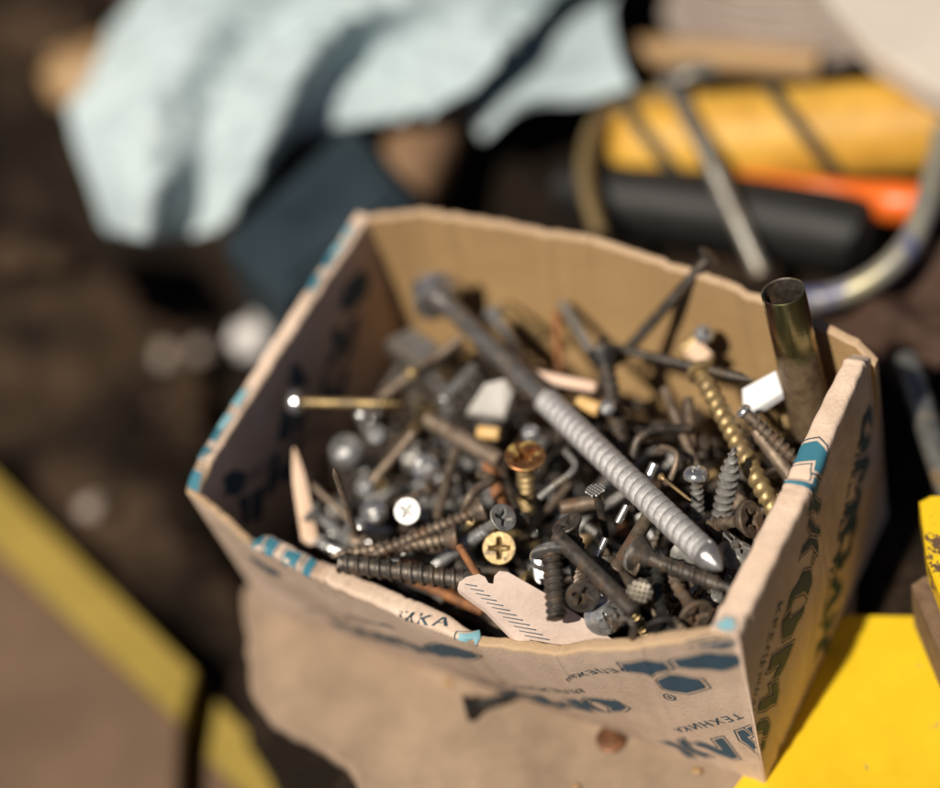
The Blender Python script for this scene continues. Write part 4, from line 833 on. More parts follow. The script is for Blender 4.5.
FILL = [(6,(-5.04,5.47,2.15),(0.924,-0.177,0.085,-0.329)),(11,(-13.32,2.5,2.26),(0.554,0.414,-0.374,-0.617)),(11,(-9.31,0.52,2.26),(0.2,-0.958,0.205,0.007)),(5,(-14.14,1.77,3.41),(0.19,-0.669,0.446,-0.563)),(8,(-5.32,1.38,2.24),(0.123,0.429,0.881,0.156)),(1,(-12.94,5.67,2.24),(0.836,-0.177,-0.083,0.513)),(12,(-3.37,3.08,2.24),(0.985,0.11,0.022,-0.128)),(7,(-14.06,6.84,2.22),(0.153,0.663,0.722,0.124)),(11,(-10.18,2.69,2.27),(0.863,-0.221,-0.058,0.451)),(0,(-9.72,3.85,2.23),(0.978,0.197,0.012,-0.074)),(3,(-9.3,7.25,2.42),(0.083,-0.006,0.983,0.161)),(4,(-6.45,1.99,2.2),(0.436,-0.115,-0.161,0.878)),(8,(-4.18,1.56,2.24),(0.732,0.174,-0.098,-0.652)),(5,(-11.93,1.83,2.16),(0.496,-0.755,-0.349,0.251)),(2,(-4.47,6.03,2.39),(0.065,-0.53,0.829,-0.164)),(3,(-7.94,6.23,2.24),(0.841,0.153,0.123,0.505)),(9,(-3.73,1.28,2.55),(0.261,0.902,0.34,-0.047)),(3,(-7.21,7.8,2.52),(0.056,0.09,0.912,0.397)),(5,(-9.16,2.98,2.46),(0.691,-0.068,-0.148,0.704)),(1,(-4.06,5.99,2.65),(0.808,-0.075,-0.105,0.575)),(12,(-8.24,2.68,2.56),(0.319,0.162,-0.607,-0.71)),(9,(-9.14,2.35,2.74),(0.363,-0.074,0.245,-0.896)),(0,(-9.57,3.37,2.61),(0.517,0.482,-0.339,-0.621)),(12,(-4.05,2.11,2.99),(0.138,0.187,0.672,-0.703)),(1,(-2.18,2.86,2.76),(0.253,-0.533,0.802,-0.095)),(10,(-2.18,2.46,2.15),(0,-0.099,-0.995,0.014)),(4,(-9.9,0.91,2.86),(0.172,0.971,0.128,-0.105)),(12,(-2.82,4.11,2.23),(0.173,0.068,-0.186,-0.965)),(0,(-11.28,5.2,2.45),(0.858,-0.396,0.225,-0.238)),(9,(-3.42,3.46,2.59),(0.07,0.184,-0.947,0.255)),(3,(-6.88,0.34,2.43),(0.959,-0.266,0.092,-0.015)),(7,(-6.34,4.18,2.22),(0.742,0.511,-0.22,-0.375)),(0,(-12.01,0.28,3.18),(0.197,-0.969,-0.004,-0.152)),(9,(-8.87,6.53,2.98),(0.562,-0.495,-0.414,0.517)),(8,(-1.52,3.59,2.47),(0.2,-0.521,0.829,0.021)),(7,(-5.07,2.19,2.94),(0.127,0.337,-0.691,-0.626)),(1,(-4.78,7.84,2.24),(0.025,-0.027,-0.194,0.98)),(7,(-8.54,1.92,2.92),(0.078,-0.207,-0.494,-0.841)),(7,(-8.54,3.44,2.66),(0.085,0.342,-0.932,0.085)),(7,(-12.83,0.79,2.67),(0.013,0.121,0.608,-0.785)),(2,(-7.01,4.22,2.22),(0.326,0.32,0.67,0.585)),(2,(-12.5,1.23,2.59),(0.965,-0.232,0,-0.123)),(1,(-11.55,3.44,2.64),(0.4,0.252,0.664,0.579)),(6,(-7.26,6.4,2.61),(0.14,0.236,0.498,0.823)),(2,(-8.42,2.19,3.35),(0.248,-0.573,-0.73,0.277)),(0,(-6.05,0.99,2.87),(0.114,0.138,-0.848,-0.5)),(5,(-0.91,4.84,3.17),(0.675,0.247,-0.512,-0.471)),(6,(-10.02,2.16,2.61),(0.847,-0.102,-0.206,0.478)),(12,(-10.46,0.28,2.47),(0.979,-0.193,-0.045,-0.043)),(0,(-9.59,5.36,2.5),(0.356,0.16,-0.479,-0.786)),(6,(-7.73,0.2,3.12),(0.002,0.033,-0.556,-0.831)),(2,(-5.68,2.24,2.52),(0.627,-0.687,-0.129,0.343)),(6,(-9.19,7.69,2.48),(0.185,-0.971,-0.051,0.145)),(3,(-3.53,5.84,3.19),(0.206,0.083,0.57,0.791)),(0,(-2.85,4.71,2.81),(0.449,0.264,-0.511,-0.684)),(9,(-13.83,0.28,3.78),(0.526,-0.349,0.666,0.397)),(9,(-10.99,1.12,3.13),(0.103,0.006,-0.782,-0.615)),(3,(-6.5,2.24,2.72),(0.32,-0.062,-0.009,-0.945)),(8,(-10.99,8.07,2.24),(0.021,0.043,0.831,-0.555)),(3,(-2.98,7.17,3.01),(0.061,-0.223,0.75,-0.62)),(8,(-8.09,1,2.68),(0.152,0.004,-0.97,0.187)),(11,(-4.55,3.44,3.23),(0.125,-0.431,0.288,-0.846)),(4,(-2.86,5.81,2.2),(0.515,0.076,0.182,0.834)),(11,(-11.45,2.18,3.29),(0.109,0.255,0.325,-0.904)),(3,(-2.69,0.72,2.46),(0.022,0.08,-0.996,0.042)),(4,(-11.52,7.25,2.42),(0.179,-0.19,-0.831,0.492)),(4,(-6.04,4.55,2.29),(0.812,-0.339,0.257,-0.399)),(6,(-12.33,0.39,4.44),(0.027,0.378,-0.294,0.878)),(9,(-8.92,1.59,2.99),(0.157,-0.193,-0.786,-0.565)),(12,(-1.44,1.35,3.03),(0.783,-0.292,0.302,-0.458)),(6,(-2.89,4.04,3.19),(0.143,-0.574,0.775,0.222)),(11,(-10.66,3,2.49),(0.507,-0.019,0.427,-0.748)),(6,(-12.18,2.37,3.9),(0.296,-0.475,0.713,-0.422)),(0,(-5.55,5.46,2.51),(0.367,0.723,-0.438,-0.39)),(4,(-5.13,4.96,3.78),(0.047,-0.392,0.803,0.446)),(3,(-12.23,7.1,2.6),(0.123,-0.171,-0.512,0.833)),(4,(-3.09,2.88,2.84),(0.079,0.321,-0.798,0.504)),(5,(-9.27,3.6,3.2),(0.902,-0.118,0.121,-0.397)),(2,(-12.54,8.14,2.57),(0.195,0.98,0.029,0.004)),(6,(-6.28,5.97,2.92),(0.897,0.352,-0.16,0.213)),(6,(-5.96,8.2,2.49),(0.973,0.187,0.134,-0.005)),(9,(-10.8,7.23,2.59),(0.153,-0.965,0.208,0.045)),(12,(-5.65,2.15,3.23),(0.669,-0.453,0.311,-0.5)),(7,(-2.69,1.18,2.69),(0.046,0.191,-0.883,0.426)),(2,(-4.42,7.13,2.58),(0.454,0.762,0.327,0.326)),(1,(-3.97,4.03,3.27),(0.509,-0.795,0.258,-0.206)),(10,(-5.21,4.02,3.12),(0.684,-0.482,-0.158,-0.525)),(3,(-12.54,1.75,2.97),(0.071,-0.207,-0.803,-0.554)),(11,(-6.54,5.47,3.09),(0.687,0.141,0.212,-0.68)),(11,(-11.35,2.16,2.71),(0.887,0.101,-0.235,-0.383)),(1,(-8.28,7.81,3.3),(0.022,-0.013,-0.983,-0.181)),(1,(-14.05,2.01,4.71),(0.481,-0.497,0.166,-0.703)),(12,(-1.46,5.89,2.23),(0.134,0.714,-0.665,-0.174)),(0,(-6.21,1.43,3.64),(0.038,-0.022,0.975,0.216)),(1,(-13.68,3.06,2.94),(0.167,0.693,-0.686,-0.149)),(3,(-3.14,2.77,3.36),(0.713,-0.591,0.347,-0.147)),(2,(-5.37,3.39,3.19),(0.676,0.549,-0.413,-0.269)),(7,(-0.98,7.15,3.07),(0.604,-0.405,0.117,0.677)),(0,(-9.73,6.5,2.93),(0.719,0.574,0.065,0.386)),(5,(-0.91,0.9,4.03),(0.249,0.674,-0.479,0.504)),(0,(-5.88,0.3,3.69),(0.07,-0.1,-0.371,-0.921)),(2,(-12.97,2.12,3.55),(0.328,0.732,-0.559,-0.21)),(1,(-6.32,4.2,3.33),(0.382,0.444,-0.388,-0.711)),(3,(-12.44,3.08,3.51),(0.822,0.263,-0.164,-0.477)),(10,(-8.56,0.19,4.02),(0.981,-0.165,0.103,0.016)),(5,(-4.44,5.24,3.61),(0.88,0.144,0.127,0.435)),(3,(-7.58,3.67,3.2),(0.4,0.685,-0.29,-0.536)),(3,(-11.45,3.02,3.24),(0.953,0.149,-0.116,0.236)),(1,(-13.42,3.42,4.03),(0.126,0.735,-0.638,-0.192)),(5,(-3.2,0.47,3.58),(0.557,-0.821,0.122,0.029)),(2,(-13.19,1.2,4.63),(0.32,-0.773,-0.215,-0.504)),(3,(-10.24,0.29,3.99),(0.125,-0.052,-0.822,-0.554)),(8,(-8.71,2.36,3.86),(0.017,0.979,-0.179,-0.094)),(12,(-2.92,6.72,3.54),(0.056,-0.43,0.881,-0.191)),(3,(-10.83,0.63,3.77),(0.876,0.366,0.262,-0.172)),(7,(-11.33,1.05,3.67),(0.083,-0.073,-0.118,-0.987)),(0,(-11.66,1.74,4.23),(0.331,0.234,-0.495,-0.768)),(12,(-2.08,1.51,3.59),(0.282,-0.876,-0.025,-0.39)),(3,(-12.41,5.32,3.72),(0.078,-0.032,0.841,0.534)),(12,(-2.75,0.29,2.76),(0.781,0.601,0.11,-0.13)),(4,(-14.08,3.86,4.13),(0.637,-0.234,-0.08,-0.73)),(5,(-1.52,3.43,3.46),(0.29,-0.679,0.674,-0.021)),(4,(-12.93,5.27,2.74),(0.007,-0.682,-0.68,-0.268)),(4,(-7,2.34,3.13),(0.963,0.112,-0.07,-0.233)),(2,(-14.09,6.27,2.97),(0.441,0.524,-0.647,-0.335)),(3,(-10.13,4.11,3.69),(0.689,0.684,-0.21,0.119)),(6,(-13.67,0.75,4.46),(0.036,-0.556,0.292,0.777)),(0,(-13.36,0.7,3.92),(0.057,-0.496,0.113,0.859)),(6,(-9.57,6.34,3.49),(0.543,-0.44,0.687,0.197)),(6,(-12.9,1.89,4.69),(0.126,-0.268,0.003,-0.955)),(3,(-8.86,3.17,3.74),(0.163,-0.971,-0.099,-0.142)),(5,(-1.18,1.76,4.19),(0.458,-0.613,-0.641,-0.053)),(5,(-4.72,0.22,3.86),(0.595,0.793,0.063,-0.113)),(2,(-6.56,0.66,3.48),(0.927,-0.365,-0.027,0.082)),(12,(-1.76,7.09,3.78),(0.076,0.845,-0.356,-0.392)),(6,(-13.83,0.95,4.12),(0.557,0.234,0.567,-0.561)),(12,(-7.31,2.48,3.72),(0.833,-0.421,0.208,0.291)),(1,(-2.33,6.69,3.08),(0.579,-0.691,-0.417,0.114)),(3,(-11.39,5.89,3.09),(0.583,0.657,-0.312,-0.361)),(6,(-2.36,0.2,2.15),(0.831,-0.555,0.028,-0.006)),(2,(-12.57,4.84,2.87),(0.663,-0.326,0.513,-0.436)),(7,(-8.32,3.69,3.77),(0.064,0.105,0.061,-0.991)),(0,(-7.49,4.88,3.22),(0.939,-0.03,-0.205,0.273)),(1,(-7.32,5.03,3.82),(0.768,0.354,-0.118,-0.521)),(10,(-1.44,2.86,3.66),(0.497,-0.698,-0.321,0.402)),(10,(-11.5,1.17,4.36),(0.887,-0.386,0.252,-0.028)),(0,(-12.92,3.2,4.33),(0.495,0.167,-0.617,-0.589)),(8,(-1.75,0.89,3.77),(0.246,-0.896,-0.18,-0.324)),(12,(-12.14,4.55,2.96),(0.494,-0.444,0.631,-0.402)),(0,(-2.45,0.95,4.08),(0.941,-0.26,-0.197,-0.09)),(12,(-2.62,0.3,5.06),(0.294,-0.551,-0.316,-0.715)),(3,(-9.9,5.27,3.82),(0.398,0.788,0.459,0.098)),(11,(-8.51,5.27,2.9),(0.392,-0.397,0.603,-0.571)),(9,(-12.41,3.88,3.3),(0.055,0.489,0.86,-0.138)),(5,(-13.4,2.43,4.3),(0.667,-0.453,0.408,-0.428)),(5,(-8.46,2.75,3.92),(0.929,-0.2,0.264,-0.163)),(9,(-12.94,6.49,3.72),(0.315,0.577,-0.731,-0.184)),(2,(-1.99,4.26,3.73),(0.432,-0.533,-0.659,0.309)),(2,(-1.35,0.28,4.82),(0.633,-0.02,-0.77,-0.072)),(2,(-3.63,1.95,4.14),(0.216,-0.044,0.22,0.95)),(6,(-4.02,1.82,3.84),(0.969,-0.164,-0,-0.185)),(3,(-2.8,4.44,4.01),(0.873,0.311,-0.373,0.037)),(12,(-1.82,6.4,3.2),(0.588,0.253,0.761,0.106)),(4,(-1.29,3.33,2.94),(0.482,-0.553,-0.629,0.257)),(1,(-4.25,4.56,4.02),(0.271,-0.234,0.511,-0.782)),(6,(-5.7,0.97,4.07),(0.074,-0.197,0.968,0.138)),(0,(-3.9,2.59,3.86),(0.447,0.46,-0.187,-0.744)),(3,(-2.41,2,4.04),(0.194,0.501,-0.435,-0.722)),(3,(-5.88,4.32,3.94),(0.61,-0.588,-0.377,0.376)),(5,(-11.05,6.1,3.19),(0.647,-0.565,0.395,-0.326)),(4,(-4.41,2.59,4.32),(0.976,0.143,0.042,-0.16)),(0,(-10.19,6.55,3.34),(0.881,0.003,0.021,-0.472)),(4,(-3.47,4.07,3.56),(0.249,-0.047,-0.309,0.917)),(7,(-1.17,3.57,4.02),(0.67,0.18,-0.224,-0.684)),(8,(-13.45,2.28,5.73),(0.126,-0.784,0.238,-0.56)),(6,(-6.73,3.18,4.31),(0.424,-0.514,0.515,-0.539)),(5,(-12.63,0.95,5.91),(0.243,-0.242,-0.599,-0.723)),(10,(-12.25,0.57,5.53),(0.028,-0.262,-0.199,-0.944)),(6,(-2.96,3.22,3.76),(0.248,-0.406,-0.806,0.352)),(10,(-10.88,1.82,4.16),(0.317,-0.09,0.837,-0.436)),(0,(-3.07,6.55,4.09),(0.519,-0.829,-0.204,0.021)),(1,(-11.98,5.13,4.79),(0.704,-0.505,0.248,-0.435)),(0,(-6.48,1.35,4.08),(0.855,0.51,0.007,0.097)),(4,(-1.26,1.99,3.4),(0.488,-0.667,0.335,0.453)),(4,(-3.08,3.17,4.13),(0.143,0.769,-0.595,-0.184)),(2,(-12.33,6.43,5.06),(0.037,-0.254,-0.371,-0.893)),(0,(-6.27,6.85,3.66),(0.992,-0.049,-0.118,-0.025)),(4,(-12.22,0.25,5.69),(0.153,-0.066,-0.817,-0.553)),(12,(-7.43,0.68,4.21),(0.107,-0.059,0.965,-0.232)),(3,(-7.91,1.22,4.96),(0.126,0.387,0.18,-0.896)),(5,(-11.66,0.71,5.63),(0.195,0.112,-0.974,-0.04)),(4,(-4.15,1.16,4.54),(0.18,-0.109,0.892,-0.399)),(1,(-12.36,5.49,4.24),(0.19,-0.418,0.676,-0.577)),(5,(-7.86,3.27,5.23),(0.401,-0.11,0.059,0.907)),(10,(-8.22,0.35,4.32),(0.05,0.024,0.612,0.789)),(10,(-9.76,0.93,3.71),(0.169,-0.231,-0.095,-0.953)),(0,(-7.17,5.07,4.3),(0.31,0.53,-0.717,-0.331)),(0,(-10.31,5.89,3.44),(0.427,-0.541,0.705,0.167)),(4,(-13.09,2.55,5.15),(0.372,0.66,-0.649,-0.068)),(6,(-10.32,0.2,6.84),(0.159,-0.728,-0.115,-0.657)),(5,(-4.8,6.32,4.04),(0.313,0.681,-0.587,0.305)),(1,(-4.03,6.65,4.25),(0.296,-0.794,0.211,-0.487)),(9,(-13.49,7.4,4.14),(0.358,-0.397,-0.421,-0.732)),(8,(-12.05,1.83,5.22),(0.096,0.029,0.969,0.224))]
def fill():
    proto = {}; placed = []
    for t, loc, q in FILL:
        if t in (9, 10) and loc[0] < -9: t = 3 if t == 9 else 6
        if (loc[0] < -11.6 and loc[2] > 3.3) or (loc[0] < -12.4 and loc[2] > 2.6): continue
        L, r, R, kind, mats, name, lab, cat, k = TYPES[t]
        from mathutils import Quaternion
        m = Quaternion(q).to_matrix().to_4x4(); head = Vector(loc) + m.to_3x3() @ Vector((-L / 2, 0, 0)); m.translation = head * CM
        if t not in proto:
            ms = part_meshes(kind, L, r, R, mats, **k)
            if len(ms) == 1: root = link(name, ms[0][1])
            else:
                root = link(name, None)
                for n, me in ms: link(n, me, root)
            proto[t] = root
        else:
            src = proto[t]; root = src.copy(); COL.objects.link(root)
            for ch in src.children: c = ch.copy(); COL.objects.link(c); c.parent = root
        root.matrix_world = m
        x, y = head.x, head.y
        row = 'back wall' if y > 5.6 else ('front rim' if y < 2.6 else 'middle')
        colm = 'left end' if x < -11.6 else 'left half' if x < -8.6 else 'right end' if x > -2.9 else 'right half' if x > -5.7 else 'centre'
        colm = ('beside the left wall' if x < -12.4 else 'near the left wall' if x < -11 else 'left of the anchor head' if x < -9.6 and y > 5 else 'by the shiny bolts' if x < -9.2 else 'left of the orange screw' if x < -7.6 else 'around the orange screw' if x < -6.2 else 'under the anchor thread' if x < -4.8 else 'right of the anchor thread' if x < -3.4 else 'near the anchor point' if x < -2 else 'beside the right wall')
        where = {'back wall': 'by the back wall', 'front rim': 'by the front rim', 'middle': 'mid-box'}[row]
        def pic(v):
            d = RC @ (Vector(v) - CP); return d.x / -d.z, d.y / -d.z
        tail = Vector(loc) * 2 - head; (hx, hy), (tx, ty) = pic(head), pic(tail)
        pose = ('head left' if hx < tx else 'head right') if abs(hx - tx) > abs(hy - ty) else ('head up' if hy > ty else 'head down')
        if kind == 'rod': pose = 'lying level' if abs(hx - tx) > abs(hy - ty) else 'upright'
        tag(root, f'{lab} {where} {colm}, {pose}', cat, lab + 's half buried in the heap'); placed.append((root, (hx + tx) / 2))
    same = {}
    for r_, x_ in placed: same.setdefault(r_['label'], []).append((x_, r_))
    for lb, rs in same.items():
        if len(rs) > 1:
            rs.sort(key=lambda e: e[0]); n = len(rs)
            for i, (_, r_) in enumerate(rs): r_['label'] = lb + ', ' + ('leftmost' if i == 0 else 'rightmost' if i == n - 1 else 'middle' if n == 3 else 'second from left' if i == 1 else 'second from right')
fill()
def bed():
    rnd = random.Random(4); mb = MB()
    for i in range(420):
        c = Vector((rnd.uniform(-13.4, -1.4), rnd.uniform(.9, 7.6), rnd.uniform(.5, 2.25))); a = rnd.uniform(0, 6.28)
        d = Vector((math.cos(a), math.sin(a), rnd.uniform(-.15, .15))) * rnd.uniform(.5, 1.5); r = rnd.uniform(.08, .2)
        p, q = c - d, c + d
        for e in (p, q): e.x = min(max(e.x, -14.2), -.9); e.y = min(max(e.y, .25), 8.3)
        tube(mb, [p, p.lerp(q, .12), p.lerp(q, .13), q], [r * 1.9, r, r, r * .6], 8, smooth=False)
    o = link('buried_fasteners', mb.mesh('buried_fasteners', M['dark'])); tag(o, 'lowest layer of dark mixed screws and nails glimpsed through gaps in the heap', 'screws', kind='stuff')
bed()
# ------------------------------------------------------------------ things lying round the box
def obj_at(name, label, cat, mb, mat, parent=None, angle=40):
    o = link(name, mb.mesh(name, M[mat] if isinstance(mat, str) else mat, angle=angle), parent)
    if parent is None: tag(o, label, cat)
    return o
def paint(name, c1, c2, chip_c, amount=.62, r=.45, sc=60, bs=.15):
    m, t, b, L = new_mat(name); v = coords(t, rnd=False)
    base = ramp(t, nz(t, v, sc * .6, 5), [(.35, c1), (.65, c2)]); mk = ramp(t, nz(t, v, sc * 1.3, 9, .72), [(amount, g(0)), (amount + .02, g(1))])
    mx = t.nodes.new('ShaderNodeMix'); mx.data_type = 'RGBA'; L(mk, mx.inputs[0]); L(base, mx.inputs[6]); mx.inputs[7].default_value = tuple(chip_c) + (1,)
    L(mx.outputs[2], b.inputs['Base Color']); b.inputs['Roughness'].default_value = r
    bump(t, b, mk, -bs, .0008); return m
M['yellow'] = paint('yellow_enamel', (.66, .43, .012), (.78, .54, .02), (.42, .30, .10), .61, .38, 42)
M['yellow_worn'] = paint('worn_yellow_enamel', (.74, .48, .01), (.80, .54, .02), (.12, .07, .04), .53, .45, 60, .5)
M['rustplate'] = plain('rusty_edge', (.10, .06, .035), (.22, .14, .08), .8, 90, .5, 400, False)
M['yellow_rag'] = plain('yellow_grip', (.46, .24, .03), (.68, .39, .055), .55, 60, .3, 200, False)
M['yellow_wood'] = plain('yellow_edge_paint', (.28, .20, .035), (.36, .255, .05), .6, 40, .3, 200, False)
M['brownboard'] = plain('brown_hardboard', (.11, .068, .04), (.17, .105, .062), .6, 18, .2, 200, False)
M['rubber'] = plain('black_rubber', (.008, .008, .008), (.014, .013, .013), .55, 60, .2, 500, False, .35)
M['strap'] = plain('dark_strap', (.03, .032, .025), (.05, .05, .035), .7, 60, .2, 500, False)
M['orange'] = plain('orange_plastic', (.75, .13, .015), (.82, .17, .02), .35, 30, .1, 300, False)
M['cloth'] = plain('pale_mint_cloth', (.345, .435, .46), (.47, .555, .575), .75, 14, .2, 200, False, .3, .0006)
M['slate'] = plain('slate_blue_plastic', (.014, .026, .036), (.03, .045, .056), .5, 30, .15, 200, False, .3)
M['woodhandle'] = plain('brown_wood_handle', (.17, .10, .055), (.25, .15, .085), .55, 25, .3, 300, False)
M['earthcloth'] = plain('brown_sacking', (.007, .005, .0035), (.06, .038, .024), .95, 34, .6, 300, False, .12, lo=.4, hi=.62)
M['leather'] = plain('brown_leather', (.05, .028, .02), (.085, .05, .036), .75, 25, .5, 250, False, .2)
M['cream'] = plain('cream_enamel', (.52, .46, .40), (.60, .54, .47), .5, 20, .05, 200, False)
M['steelrod'] = metal('weathered_steel_rod', (.42, .41, .37), (.26, .25, .22), (.2, .14, .08), (.35, .5), .8, 150, .3)
M['bow'] = metal('chipped_yellow_tube', (.42, .38, .24), (.30, .30, .28), (.09, .10, .2), (.3, .5), .5, 120, .3)
M['rope'] = plain('grey_sisal', (.26, .21, .18), (.36, .30, .26), .9, 40, .8, 300, False)
M['tanwood'] = plain('tan_batten', (.30, .18, .08), (.38, .24, .11), .6, 25, .3, 250, False)
M['pebble'] = plain('pale_pebble', (.30, .24, .20), (.46, .39, .34), .7, 60, .3, 300)
M['whiteball'] = plain('white_plastic_cap', (.56, .53, .51), (.62, .6, .58), .4, 30, .05, 200)
M['coin'] = metal('copper_disc', (.26, .12, .06), (.13, .065, .035), None, (.35, .55), .7, 300, .3)
def yellow_board():
    mb = MB(); pts = [at(728, 800, -.0), at(735, 786, -.0), at(770, 740, 0), at(800, 640, 0), at(846, 615, 0), at(1010, 617, 0), at(1060, 830, 0), at(800, 860, 0)]
    pts = [Vector((p.x, p.y, .02)) for p in pts]; slab(mb, pts, .4, bev=.03)
    o = obj_at('yellow_board', 'flat glossy yellow painted board under the right side of the box', 'board', mb, 'yellow', angle=25)
yellow_board()
def yellow_bracket():
    r = link('steel_bracket', None); tag(r, 'chipped yellow painted bracket standing at the right edge with brown worn sides', 'bracket')
    mb = MB(); top = [at(919, 500, 3.4), at(930, 494, 3.4), at(1000, 492, 3.4), at(1010, 600, 3.4), at(950, 620, 3.4), at(927, 560, 3.4)]
    slab(mb, top, .9, bev=.08); link('top_plate', mb.mesh('top_plate', M['yellow_worn'], angle=25), r)
    mb = MB(); lo = [at(911, 583, 2.3), at(924, 574, 2.3), at(1000, 580, 2.3), at(1005, 700, 2.3), at(965, 700, 2.3), at(935, 640, 2.3)]
    slab(mb, lo, 1.9, bev=.08); link('lower_plate', mb.mesh('lower_plate', M['rustplate'], angle=25), r)
yellow_bracket()
def cloth():
    rows = [P((170, -90, 3), (270, -90, 4.5), (370, -90, 4.2), (470, -90, 4.6), (580, -80, 4.2), (640, -70, 3.6)),
            P((140, -10, 3.2), (225, -15, 5.0), (320, -20, 4.6), (420, -20, 5.4), (520, -22, 4.6), (600, -24, 4.2)),
            P((95, 70, 3.4), (180, 50, 5.4), (262, 52, 4.2), (330, 40, 5.6), (410, 22, 5.0), (545, 12, 3.6)),
            P((72, 120, 3.2), (150, 118, 5.2), (228, 92, 4.4), (300, 84, 5.4), (365, 70, 3.8), (505, 62, 4.2)),
            P((92, 190, 2.8), (150, 185, 4.6), (212, 160, 3.9), (270, 140, 4.6), (330, 122, 3.2), (446, 110, 3.6)),
            P((108, 236, 1.6), (143, 242, 3.0), (185, 240, 1.8), (232, 222, 2.6), (275, 172, 2.0), (350, 128, 2.6))]
    def dsp(p, u, v):
        q = p.x * .62 - p.y * .78
        return Vector((0, 0, .55 * noise.noise(Vector((q * .35, (p.x * .78 + p.y * .62) * .09, 1))) + .60 * abs(noise.noise(Vector((q * 1.1, (p.x * .78 + p.y * .62) * .16, 5)))) + .42 * abs(noise.noise(Vector((q * 2.6, (p.x * .78 + p.y * .62) * .5, 8)))) + .18 * noise.noise(p * 1.6)))
    mb = MB(); patch(mb, rows, 26, dsp, .08)
    r = obj_at('crumpled_cloth', 'pale mint green cloth lying crumpled behind the box, upper left', 'cloth', mb, 'cloth', angle=180)
    rows = [P((470, 60, 1.2), (530, 30, 1.6), (590, -10, 2.0), (640, -60, 2.4)), P((468, 85, 1.4), (530, 60, 2.4), (585, 32, 2.8), (612, 0, 3.2)),
            P((470, 112, 1.8), (520, 94, 3.2), (585, 74, 3.6), (618, 48, 3.8)), P((482, 138, 1.6), (522, 108, 2.8), (590, 102, 3.0), (634, 92, 3.2))]
    mb = MB(); patch(mb, rows, 10, lambda p, u, v: Vector((0, 0, .3 * noise.noise(p * .5))), .08); link('folded_corner', mb.mesh('folded_corner', M['cloth'], angle=180), r)
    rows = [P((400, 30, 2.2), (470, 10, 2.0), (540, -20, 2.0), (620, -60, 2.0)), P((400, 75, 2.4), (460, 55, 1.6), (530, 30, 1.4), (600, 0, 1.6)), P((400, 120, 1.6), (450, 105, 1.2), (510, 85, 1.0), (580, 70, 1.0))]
    M['shade_fold'] = plain('painted_shade_cloth', (.03, .055, .05), (.05, .085, .078), .8, 14, .4, 260, False)  # shade inside the mint cloth's fold, put into a darker green colour
    mb = MB(); patch(mb, rows, 10, lambda p, u, v: Vector((0, 0, .4 * noise.noise(p * .4))), .08); link('shade_fold', mb.mesh('shade_fold', M['shade_fold'], angle=180), r)
cloth()
def crate():   # slate blue plastic box under the cloth
    r = link('plastic_crate', None); tag(r, 'dark slate blue plastic crate behind the left wall of the box, under the cloth', 'crate')
    mb = MB(); pts = [at(212, 262, 2.6), at(330, 150, 2.6), at(392, 168, 2.6), at(372, 210, 2.6), at(300, 240, 2.6), at(262, 300, 2.6)]
    pts = [at(222, 240, 3.0), at(352, 120, 3.0), at(415, 200, 3.0), at(285, 300, 3.0)]
    slab(mb, pts, 3.3, bev=.2); link('body', mb.mesh('body', M['slate'], angle=30), r)
    mb = MB(); c = sum(pts, Vector()) / 4; slab(mb, [c + (p - c) * .82 + Vector((0, 0, .25)) for p in pts], .3, bev=.08); link('lid', mb.mesh('lid', M['slate'], angle=30), r)
crate()
def wood_handle():
    mb = MB(); tube(mb, [at(393, 218, .8), at(404, 190, 1.0), at(424, 145, 1.2), at(438, 112, 1.3), at(452, 72, 1.2)], [1.15, 1.2, 1.2, 1.15, .9], 28)
    obj_at('wood_shaft', 'thick brown wooden handle sticking out from beneath the mint cloth', 'handle', mb, 'woodhandle')
wood_handle()
def yellow_roll():
    r = link('yellow_roll', None); tag(r, 'fat yellow roll bound by two dark straps at the upper right', 'roll')
    p, q = at(612, 150, 1.8), at(1010, 118, 1.8); d = (q - p).normalized(); L = (q - p).length
    mb = MB(); lathe(mb, [(0, .6), (.12, .95), (.4, 1.25), (1.0, 1.42), (2.5, 1.5), (L * .5, 1.48), (L, 1.5)], 32, noise_amp=.08)
    o = link('body', mb.mesh('body', M['yellow_rag'], angle=60), r)
    for x in (1.5, 6.0, 11.0):
        mb = MB(); n = 40; tube(mb, [Vector((x - .75 * (math.cos(a * 2 * math.pi / n) + math.sin(a * 2 * math.pi / n)), 1.56 * math.cos(a * 2 * math.pi / n), 1.56 * math.sin(a * 2 * math.pi / n))) for a in range(n + 1)], .21, 8, 1)
        link('strap', mb.mesh('strap', M['strap']), r)
    r.matrix_world = orient(p, q)
yellow_roll()
